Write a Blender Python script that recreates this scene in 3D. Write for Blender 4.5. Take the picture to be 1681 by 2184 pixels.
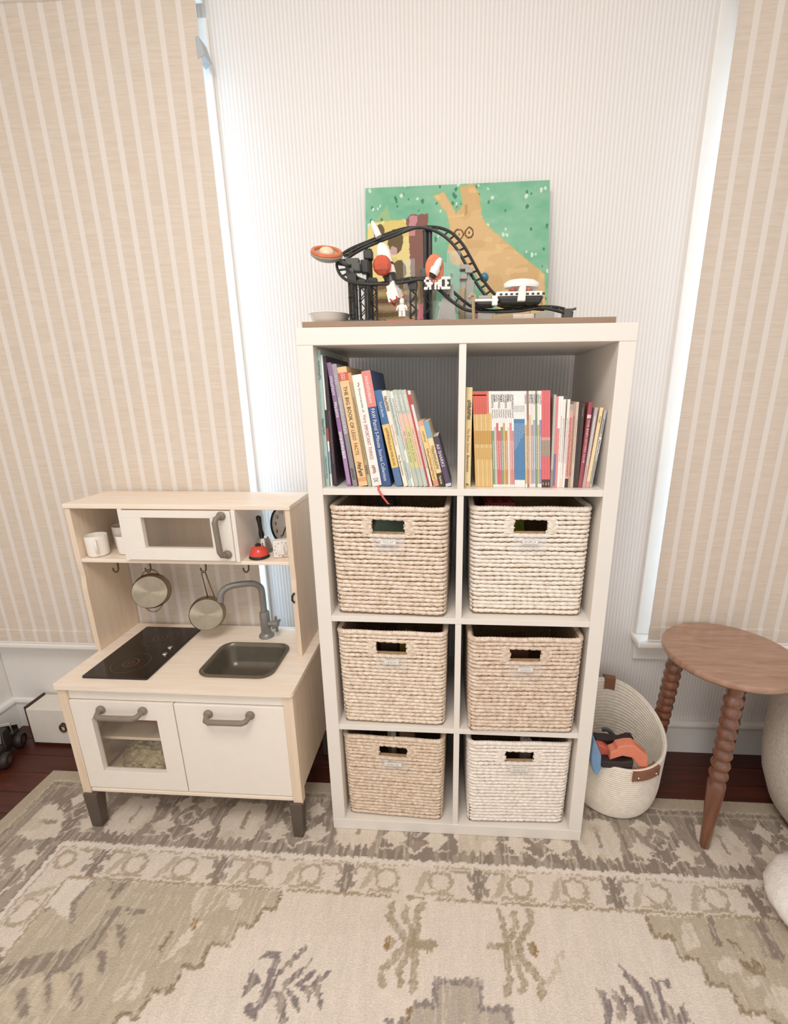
import bpy, math, random
import numpy as np
from mathutils import Matrix, Vector, Euler

for _o in list(bpy.data.objects):
    bpy.data.objects.remove(_o)
scene = bpy.context.scene
COL = scene.collection
random.seed(7)

# ------------------------------------------------------------------ camera
IMG_W, IMG_H = 1681.0, 2184.0
F_PX, CX, CY = 979.67, 902.3, 1122.5
PITCH, YAW, ROLL = -0.2804, -0.0644, -0.0069
CAM = Vector((0.3611, -1.1124, 1.3178))
_fw = Vector((math.sin(YAW) * math.cos(PITCH), math.cos(YAW) * math.cos(PITCH), math.sin(PITCH)))
_rt = Vector((math.cos(YAW), -math.sin(YAW), 0.0))
_up = _rt.cross(_fw)
_c, _s = math.cos(ROLL), math.sin(ROLL)
RIGHT, UP, FWD = _c * _rt + _s * _up, -_s * _rt + _c * _up, _fw
cam_data = bpy.data.cameras.new('camera')
cam = bpy.data.objects.new('camera', cam_data)
COL.objects.link(cam)
cam_data.sensor_fit = 'HORIZONTAL'
cam_data.sensor_width = 36.0
cam_data.lens = 36.0 * F_PX / IMG_W
cam_data.shift_x = -(CX - IMG_W / 2) / IMG_W
cam_data.shift_y = (CY - IMG_H / 2) / IMG_W
cam_data.clip_start = 0.02
_m = Matrix((RIGHT, UP, -FWD)).transposed().to_4x4()
_m.translation = CAM
cam.matrix_world = _m
scene.camera = cam

# ------------------------------------------------------------------ world, lamps, exposure
world = bpy.data.worlds.new('room_light')
scene.world = world
world.use_nodes = True
_bg = world.node_tree.nodes['Background']
_bg.inputs[0].default_value = (1.0, 0.98, 0.962, 1)
_bg.inputs[1].default_value = 1.22

def area(name, loc, aim, sx, sy, watts, col, shape='RECTANGLE'):
    l = bpy.data.lights.new(name, 'AREA')
    l.shape = shape
    l.size = sx
    l.size_y = sy
    l.energy = watts
    l.color = col
    o = bpy.data.objects.new(name, l)
    COL.objects.link(o)
    o.location = loc
    o.rotation_euler = (Vector(aim) - Vector(loc)).to_track_quat('-Z', 'Y').to_euler()
    return o

area('ceiling_lamp', (0.10, -1.20, 2.50), (0.18, -0.80, 0.0), 0.9, 0.9, 35, (1.0, 0.965, 0.935), 'DISK')
area('daylight_through_first_window', (-0.86, 0.60, 1.35), (-0.86, 0.0, 1.35), 1.0, 1.75, 170, (0.46, 0.73, 1.0))
area('daylight_through_second_window', (1.62, 0.60, 1.35), (1.62, 0.0, 1.35), 1.0, 1.75, 60, (0.58, 0.79, 1.0))

vs = scene.view_settings
vs.view_transform = 'Standard'
vs.look = 'None'
vs.gamma = 1.0
vs.use_curve_mapping = False
vs.exposure = -0.36

# ------------------------------------------------------------------ measuring helpers: photo point + a real plane -> world point
def _ray(u, v):
    return RIGHT * ((u - CX) / F_PX) + UP * (-(v - CY) / F_PX) + FWD
def at(u, v, y):
    d = _ray(u, v)
    return CAM + d * ((y - CAM.y) / d.y)
def atz(u, v, z):
    d = _ray(u, v)
    return CAM + d * ((z - CAM.z) / d.z)

# ------------------------------------------------------------------ colours and materials
def lin(c):
    return c / 12.92 if c <= 0.04045 else ((c + 0.055) / 1.055) ** 2.4
def C(h, a=1.0):
    h = h.lstrip('#')
    return tuple(lin(int(h[i:i + 2], 16) / 255.0) for i in (0, 2, 4)) + (a,)
MATS = {}
def new_mat(name):
    m = bpy.data.materials.new(name)
    m.use_nodes = True
    nt = m.node_tree
    return m, nt, nt.nodes['Principled BSDF']
def nd(nt, kind, **kw):
    n = nt.nodes.new(kind)
    for k, v in kw.items():
        if k.startswith('_'):
            setattr(n, k[1:], v)
        else:
            n.inputs[k.replace('__', ' ')].default_value = v
    return n
def coords(nt, scale=(1, 1, 1), kind='Object'):
    tc = nt.nodes.new('ShaderNodeTexCoord')
    mp = nt.nodes.new('ShaderNodeMapping')
    mp.inputs['Scale'].default_value = scale
    nt.links.new(tc.outputs[kind], mp.inputs['Vector'])
    return mp.outputs['Vector']
def M(name, hexcol, rough=0.5, metal=0.0, var=0.06, vscale=(30, 30, 30), bump=0.0, bscale=None, hex2=None, spec=0.5, coat=0.0, trans=0.0, alpha=1.0):
    """plain procedural material: colour varied by noise, optional noise relief"""
    if name in MATS:
        return MATS[name]
    m, nt, b = new_mat(name)
    c1 = C(hexcol)
    c2 = C(hex2) if hex2 else tuple(x * (1 - 2.2 * var) for x in c1[:3]) + (1,)
    v = coords(nt, vscale)
    n = nd(nt, 'ShaderNodeTexNoise', Scale=1.0, Detail=4.0, Roughness=0.6)
    nt.links.new(v, n.inputs['Vector'])
    r = nt.nodes.new('ShaderNodeValToRGB')
    r.color_ramp.elements[0].position = 0.32
    r.color_ramp.elements[0].color = c2
    r.color_ramp.elements[1].position = 0.66
    r.color_ramp.elements[1].color = c1
    nt.links.new(n.outputs['Fac'], r.inputs['Fac'])
    nt.links.new(r.outputs['Color'], b.inputs['Base Color'])
    b.inputs['Roughness'].default_value = rough
    b.inputs['Metallic'].default_value = metal
    b.inputs['Specular IOR Level'].default_value = spec
    b.inputs['Coat Weight'].default_value = coat
    b.inputs['Coat Roughness'].default_value = 0.15
    b.inputs['Transmission Weight'].default_value = trans
    b.inputs['Alpha'].default_value = alpha
    if bump:
        bv = coords(nt, bscale or vscale)
        bn = nd(nt, 'ShaderNodeTexNoise', Scale=1.0, Detail=3.0)
        nt.links.new(bv, bn.inputs['Vector'])
        bp = nd(nt, 'ShaderNodeBump', Strength=bump, Distance=0.002)
        nt.links.new(bn.outputs['Fac'], bp.inputs['Height'])
        nt.links.new(bp.outputs['Normal'], b.inputs['Normal'])
    MATS[name] = m
    return m
def fract_band(nt, sock, period, lo, hi, soft=0.04):
    """1 inside lo..hi of each period along a coordinate socket"""
    d = nd(nt, 'ShaderNodeMath', _operation='DIVIDE'); d.inputs[1].default_value = period
    nt.links.new(sock, d.inputs[0])
    f = nd(nt, 'ShaderNodeMath', _operation='FRACT'); nt.links.new(d.outputs[0], f.inputs[0])
    r = nt.nodes.new('ShaderNodeValToRGB')
    e = r.color_ramp.elements
    e[0].position = max(0, lo - soft); e[0].color = (0, 0, 0, 1)
    e[1].position = lo; e[1].color = (1, 1, 1, 1)
    x = e.new(hi); x.color = (1, 1, 1, 1)
    x = e.new(min(1, hi + soft)); x.color = (0, 0, 0, 1)
    nt.links.new(f.outputs[0], r.inputs['Fac'])
    return r.outputs['Color']
def mixc(nt, fac, a, b):
    m = nt.nodes.new('ShaderNodeMix'); m.data_type = 'RGBA'
    for sock, val in ((m.inputs[0], fac), (m.inputs[6], a), (m.inputs[7], b)):
        if hasattr(val, 'is_output'):
            nt.links.new(val, sock)
        else:
            sock.default_value = val
    return m.outputs[2]
def wallpaper():
    m, nt, b = new_mat('ribbed_wallpaper')
    tc = nt.nodes.new('ShaderNodeTexCoord')
    sp = nt.nodes.new('ShaderNodeSeparateXYZ'); nt.links.new(tc.outputs['Object'], sp.inputs[0])
    add = nd(nt, 'ShaderNodeMath', _operation='ADD')
    nt.links.new(sp.outputs['X'], add.inputs[0]); nt.links.new(sp.outputs['Y'], add.inputs[1])
    band = fract_band(nt, add.outputs[0], 0.0112, 0.30, 0.62, 0.22)
    col = mixc(nt, band, C('#e5dfda'), C('#f1ece8'))
    nt.links.new(col, b.inputs['Base Color'])
    b.inputs['Roughness'].default_value = 0.75
    bp = nd(nt, 'ShaderNodeBump', Strength=0.25, Distance=0.002)
    nt.links.new(band, bp.inputs['Height']); nt.links.new(bp.outputs['Normal'], b.inputs['Normal'])
    return m
def shade_cloth():
    m, nt, b = new_mat('woven_shade_cloth')
    tc = nt.nodes.new('ShaderNodeTexCoord')
    sp = nt.nodes.new('ShaderNodeSeparateXYZ'); nt.links.new(tc.outputs['Object'], sp.inputs[0])
    band = fract_band(nt, sp.outputs['X'], 0.0530, 0.36, 0.62, 0.03)
    v = coords(nt, (9, 9, 150))
    n = nd(nt, 'ShaderNodeTexNoise', Scale=1.0, Detail=5.0, Roughness=0.7); nt.links.new(v, n.inputs['Vector'])
    r = nt.nodes.new('ShaderNodeValToRGB')
    r.color_ramp.elements[0].position = 0.30; r.color_ramp.elements[0].color = C('#d3c3b1')
    r.color_ramp.elements[1].position = 0.62; r.color_ramp.elements[1].color = C('#dfd1c2')
    nt.links.new(n.outputs['Fac'], r.inputs['Fac'])
    col = mixc(nt, band, r.outputs['Color'], C('#e7ded5'))
    nt.links.new(col, b.inputs['Base Color'])
    b.inputs['Roughness'].default_value = 0.85
    b.inputs['Transmission Weight'].default_value = 0.0
    v2 = coords(nt, (400, 400, 500))
    n2 = nd(nt, 'ShaderNodeTexNoise', Scale=1.0, Detail=2.0); nt.links.new(v2, n2.inputs['Vector'])
    bp = nd(nt, 'ShaderNodeBump', Strength=0.3, Distance=0.001)
    nt.links.new(n2.outputs['Fac'], bp.inputs['Height']); nt.links.new(bp.outputs['Normal'], b.inputs['Normal'])
    return m
def attr_mat(name, rough=0.9, weave=0.0, weave_scale=(260, 260, 260), mottling=0.0):
    """colour comes from the mesh's own painted colour layer (flat print / woven pattern)"""
    m, nt, b = new_mat(name)
    a = nt.nodes.new('ShaderNodeAttribute'); a.attribute_name = 'Col'
    out = a.outputs['Color']
    if weave:
        v = coords(nt, weave_scale)
        n = nd(nt, 'ShaderNodeTexNoise', Scale=1.0, Detail=2.0, Roughness=0.6); nt.links.new(v, n.inputs['Vector'])
        r = nt.nodes.new('ShaderNodeValToRGB')
        k = 1.0 - mottling
        r.color_ramp.elements[0].position = 0.30; r.color_ramp.elements[0].color = (k, k, k * 0.97, 1)
        r.color_ramp.elements[1].position = 0.70; r.color_ramp.elements[1].color = (1, 1, 1, 1)
        nt.links.new(n.outputs['Fac'], r.inputs['Fac'])
        mm = nt.nodes.new('ShaderNodeMix'); mm.data_type = 'RGBA'; mm.blend_type = 'MULTIPLY'
        mm.inputs[0].default_value = 1.0
        nt.links.new(out, mm.inputs[6]); nt.links.new(r.outputs['Color'], mm.inputs[7])
        out = mm.outputs[2]
        bp = nd(nt, 'ShaderNodeBump', Strength=weave, Distance=0.003)
        nt.links.new(n.outputs['Fac'], bp.inputs['Height']); nt.links.new(bp.outputs['Normal'], b.inputs['Normal'])
    nt.links.new(out, b.inputs['Base Color'])
    b.inputs['Roughness'].default_value = rough
    b.inputs['Specular IOR Level'].default_value = 0.2
    return m
def clear_mat(name, hexcol='#ffffff', rough=0.05, alpha=0.22):
    """thin clear plastic or glass: see-through with a faint gloss, a little milky by alpha"""
    m, nt, b = new_mat(name)
    tr = nt.nodes.new('ShaderNodeBsdfTransparent')
    tr.inputs[0].default_value = C(hexcol)
    gl = nd(nt, 'ShaderNodeBsdfGlossy', Roughness=rough)
    gl.inputs['Color'].default_value = (1, 1, 1, 1)
    m1 = nt.nodes.new('ShaderNodeMixShader')
    m1.inputs[0].default_value = 0.05
    nt.links.new(tr.outputs[0], m1.inputs[1]); nt.links.new(gl.outputs[0], m1.inputs[2])
    b.inputs['Base Color'].default_value = C(hexcol)
    b.inputs['Roughness'].default_value = rough
    m2 = nt.nodes.new('ShaderNodeMixShader')
    m2.inputs[0].default_value = alpha
    nt.links.new(m1.outputs[0], m2.inputs[1]); nt.links.new(b.outputs[0], m2.inputs[2])
    nt.links.new(m2.outputs[0], nt.nodes['Material Output'].inputs[0])
    return m

# ------------------------------------------------------------------ mesh helpers
class MB:
    def __init__(self):
        self.v, self.f = [], []
    def add(self, vs_, fs_):
        o = len(self.v)
        self.v += [tuple(p) for p in vs_]
        self.f += [tuple(i + o for i in f) for f in fs_]
        return self
    def box(self, x0, x1, y0, y1, z0, z1):
        vs_ = [(x0, y0, z0), (x1, y0, z0), (x1, y1, z0), (x0, y1, z0), (x0, y0, z1), (x1, y0, z1), (x1, y1, z1), (x0, y1, z1)]
        return self.add(vs_, [(0, 3, 2, 1), (4, 5, 6, 7), (0, 1, 5, 4), (1, 2, 6, 5), (2, 3, 7, 6), (3, 0, 4, 7)])
    def hexa(self, lo, hi):
        """lo, hi: four points each (counter-clockwise seen from above)"""
        return self.add(list(lo) + list(hi), [(0, 3, 2, 1), (4, 5, 6, 7), (0, 1, 5, 4), (1, 2, 6, 5), (2, 3, 7, 6), (3, 0, 4, 7)])
    def prism(self, pts, axis, a0, a1):
        """outline pts extruded along axis; pts are in the two other axes (xy for z, xz for y, yz for x)"""
        def p3(p, a):
            return {'z': (p[0], p[1], a), 'y': (p[0], a, p[1]), 'x': (a, p[0], p[1])}[axis]
        n = len(pts)
        vs_ = [p3(p, a0) for p in pts] + [p3(p, a1) for p in pts]
        fs_ = [tuple(range(n))[::-1], tuple(range(n, 2 * n))]
        fs_ += [(i, (i + 1) % n, n + (i + 1) % n, n + i) for i in range(n)]
        return self.add(vs_, fs_)
    def tube(self, path, r, n=8, closed=False, squash=1.0, up=None):
        P = [Vector(p) for p in path]
        k = len(P)
        rad = r if isinstance(r, (list, tuple)) else [r] * k
        vs_, fs_ = [], []
        prev = None
        for i in range(k):
            if closed:
                t = P[(i + 1) % k] - P[i - 1]
            else:
                t = P[min(i + 1, k - 1)] - P[max(i - 1, 0)]
            t.normalize()
            if prev is None:
                a = Vector(up) if up else (Vector((0, 0, 1)) if abs(t.z) < 0.9 else Vector((1, 0, 0)))
            else:
                a = prev
            a = (a - t * a.dot(t)).normalized()
            b = t.cross(a)
            prev = a
            for j in range(n):
                th = 2 * math.pi * j / n
                vs_.append(P[i] + a * (math.cos(th) * rad[i]) + b * (math.sin(th) * rad[i] * squash))
        m = k if closed else k - 1
        for i in range(m):
            for j in range(n):
                q = ((i + 1) % k)
                fs_.append((i * n + j, i * n + (j + 1) % n, q * n + (j + 1) % n, q * n + j))
        if not closed:
            fs_.append(tuple(range(n))[::-1])
            fs_.append(tuple((k - 1) * n + j for j in range(n)))
        return self.add(vs_, fs_)
    def lathe(self, prof, n=24, mat=None, cap=True):
        """prof: (radius, height) from bottom to top, around local z"""
        vs_, fs_ = [], []
        for r, z in prof:
            for j in range(n):
                th = 2 * math.pi * j / n
                vs_.append(Vector((r * math.cos(th), r * math.sin(th), z)))
        for i in range(len(prof) - 1):
            for j in range(n):
                fs_.append((i * n + j, i * n + (j + 1) % n, (i + 1) * n + (j + 1) % n, (i + 1) * n + j))
        if cap:
            fs_.append(tuple(range(n))[::-1])
            fs_.append(tuple((len(prof) - 1) * n + j for j in range(n)))
        if mat is not None:
            vs_ = [mat @ p for p in vs_]
        return self.add(vs_, fs_)
    def ball(self, c, rx, ry=None, rz=None, n=14, m=9):
        ry = rx if ry is None else ry
        rz = rx if rz is None else rz
        vs_ = [(c[0], c[1], c[2] - rz)]
        fs_ = []
        for i in range(1, m):
            ph = math.pi * i / m
            for j in range(n):
                th = 2 * math.pi * j / n
                vs_.append((c[0] + rx * math.sin(ph) * math.cos(th), c[1] + ry * math.sin(ph) * math.sin(th), c[2] - rz * math.cos(ph)))
        vs_.append((c[0], c[1], c[2] + rz))
        L = len(vs_) - 1
        for j in range(n):
            fs_.append((0, 1 + (j + 1) % n, 1 + j))
            fs_.append((L, 1 + (m - 2) * n + j, 1 + (m - 2) * n + (j + 1) % n))
        for i in range(m - 2):
            for j in range(n):
                a = 1 + i * n
                fs_.append((a + j, a + (j + 1) % n, a + n + (j + 1) % n, a + n + j))
        return self.add(vs_, fs_)
    def xf(self, mat):
        self.v = [tuple(mat @ Vector(p)) for p in self.v]
        return self
ORIG = {}
def put_mesh(name, me, mat=None, parent=None, loc=None):
    o = bpy.data.objects.new(name, me)
    COL.objects.link(o)
    if mat is not None and not me.materials:
        me.materials.append(mat)
    if parent is not None:
        o.parent = parent
    if loc is not None:
        o.location = loc
    return o
def obj(name, mb, mat, parent=None, smooth=False, bevel=0.0, segs=2, local=False, angle=40):
    """one mesh object. Vertices are world coordinates; under a parent they are shifted to its base (local=True: already local)"""
    org = Vector((0, 0, 0)) if (parent is None or local) else ORIG.get(parent.name, Vector((0, 0, 0)))
    me = bpy.data.meshes.new(name)
    me.from_pydata([(p[0] - org.x, p[1] - org.y, p[2] - org.z) for p in mb.v], [], mb.f)
    me.update()
    if smooth:
        for p in me.polygons:
            p.use_smooth = True
        me.set_sharp_from_angle(angle=math.radians(angle))
    o = put_mesh(name, me, mat, parent)
    if parent is not None:
        ORIG[o.name] = ORIG.get(parent.name, Vector((0, 0, 0)))
    if bevel:
        bv = o.modifiers.new('edge_rounding', 'BEVEL')
        bv.width = bevel
        bv.segments = segs
        bv.limit_method = 'ANGLE'
        bv.angle_limit = math.radians(35)
    return o
def tag(o, label, cat, group=None, kind=None):
    o['label'] = label
    o['category'] = cat
    if group:
        o['group'] = group
    if kind:
        o['kind'] = kind
    return o
def thing(name, label, cat, loc=(0, 0, 0), rot=(0, 0, 0), group=None, local=False):
    o = bpy.data.objects.new(name, None)
    o.empty_display_size = 0.05
    COL.objects.link(o)
    o.location = loc
    o.rotation_euler = rot
    ORIG[o.name] = Vector((0, 0, 0)) if local else Vector(loc)
    return tag(o, label, cat, group)
def struct(o):
    o['kind'] = 'structure'
    return o
def copy_tree(root, parent=None):
    c = root.copy()
    COL.objects.link(c)
    if parent is not None:
        c.parent = parent
    ORIG[c.name] = ORIG.get(root.name, Vector((0, 0, 0)))
    for ch in list(root.children):
        copy_tree(ch, c)
    return c
_TXT = {}
def text_geo(s, length, height):
    """flat lettering filling length x height, lower left at 0,0"""
    if s not in _TXT:
        cu = bpy.data.curves.new('lettering', 'FONT')
        cu.body = s
        cu.resolution_u = 2
        cu.space_character = 1.04
        to = bpy.data.objects.new('lettering', cu)
        COL.objects.link(to)
        bpy.context.view_layer.update()
        me = bpy.data.meshes.new_from_object(to.evaluated_get(bpy.context.evaluated_depsgraph_get()))
        v = np.array([tuple(p.co) for p in me.vertices])
        f = [tuple(p.vertices) for p in me.polygons]
        COL.objects.unlink(to)
        bpy.data.objects.remove(to)
        bpy.data.meshes.remove(me)
        v[:, :2] -= v[:, :2].min(axis=0)
        _TXT[s] = (v, f, v[:, :2].max(axis=0))
    v, f, mx = _TXT[s]
    return [(p[0] / mx[0] * length, p[1] / mx[1] * height) for p in v], f
def lettering(name, s, mat, parent, origin, xdir, ydir, length, height, depth=0.0):
    pts, f = text_geo(s, length, height)
    o, xd, yd = Vector(origin), Vector(xdir).normalized(), Vector(ydir).normalized()
    mb = MB()
    mb.add([o + xd * p[0] + yd * p[1] for p in pts], f)
    if depth:
        nrm = xd.cross(yd)
        k = len(pts)
        mb.v = [tuple(Vector(p) + nrm * depth) for p in mb.v] + mb.v
        mb.f = list(f) + [tuple(i + k for i in q)[::-1] for q in f]
        cnt = {}
        for q in f:
            for a, b in zip(q, q[1:] + q[:1]):
                cnt[(a, b)] = 1
        mb.f += [(a, a + k, b + k, b) for (a, b) in cnt if (b, a) not in cnt]
    return obj(name, mb, mat, parent, local=True)
def value_noise(x, y, seed=0):
    xi, yi = np.floor(x).astype(np.int64), np.floor(y).astype(np.int64)
    fx, fy = x - xi, y - yi
    fx, fy = fx * fx * (3 - 2 * fx), fy * fy * (3 - 2 * fy)
    def h(a, b):
        n = (a * 374761393 + b * 668265263 + seed * 974711) & 0xffffffff
        n = ((n ^ (n >> 13)) * 1274126177) & 0xffffffff
        return ((n ^ (n >> 16)) & 0xffff) / 65535.0
    return (h(xi, yi) * (1 - fx) + h(xi + 1, yi) * fx) * (1 - fy) + (h(xi, yi + 1) * (1 - fx) + h(xi + 1, yi + 1) * fx) * fy
def in_poly(X, Y, pts):
    ins = np.zeros(X.shape, bool)
    xs, ys = [p[0] for p in pts], [p[1] for p in pts]
    bb = (X >= min(xs)) & (X <= max(xs)) & (Y >= min(ys)) & (Y <= max(ys))
    if not bb.any():
        return ins
    x, y = X[bb], Y[bb]
    r = np.zeros(x.shape, bool)
    n = len(pts)
    for i in range(n):
        x0, y0 = pts[i]
        x1, y1 = pts[(i + 1) % n]
        if y0 == y1:
            continue
        c = ((y0 > y) != (y1 > y)) & (x < (x1 - x0) * (y - y0) / (y1 - y0) + x0)
        r ^= c
    ins[bb] = r
    return ins
def near_line(X, Y, pts, w):
    out = np.zeros(X.shape, bool)
    for (x0, y0), (x1, y1) in zip(pts[:-1], pts[1:]):
        dx, dy = x1 - x0, y1 - y0
        L = dx * dx + dy * dy + 1e-12
        t = np.clip(((X - x0) * dx + (Y - y0) * dy) / L, 0, 1)
        out |= (X - x0 - t * dx) ** 2 + (Y - y0 - t * dy) ** 2 < (w / 2) ** 2
    return out
def painted_grid(name, xs, ys, zfun, colours, mat, parent=None, place=None):
    nx, ny = len(xs), len(ys)
    X, Y = np.meshgrid(xs, ys)
    Z = zfun(X, Y)
    V = np.stack([X.ravel(), Y.ravel(), Z.ravel()], 1)
    if place is not None:
        A = np.array(place)
        V = V @ A[:3, :3].T + A[:3, 3]
    idx = np.arange(nx * ny).reshape(ny, nx)
    F = np.stack([idx[:-1, :-1].ravel(), idx[:-1, 1:].ravel(), idx[1:, 1:].ravel(), idx[1:, :-1].ravel()], 1)
    me = bpy.data.meshes.new(name)
    me.vertices.add(len(V)); me.vertices.foreach_set('co', V.ravel().astype(np.float32))
    me.loops.add(F.size); me.loops.foreach_set('vertex_index', F.ravel().astype(np.int32))
    me.polygons.add(len(F))
    me.polygons.foreach_set('loop_start', np.arange(0, F.size, 4, dtype=np.int32))
    me.polygons.foreach_set('loop_total', np.full(len(F), 4, np.int32))
    me.update(calc_edges=True)
    ca = me.color_attributes.new('Col', 'FLOAT_COLOR', 'POINT')
    cc = np.ones((nx * ny, 4), np.float32)
    cc[:, :3] = colours.reshape(-1, 3)
    ca.data.foreach_set('color', cc.ravel())
    me.polygons.foreach_set('use_smooth', np.ones(len(F), bool))
    return put_mesh(name, me, mat, parent)
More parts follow.
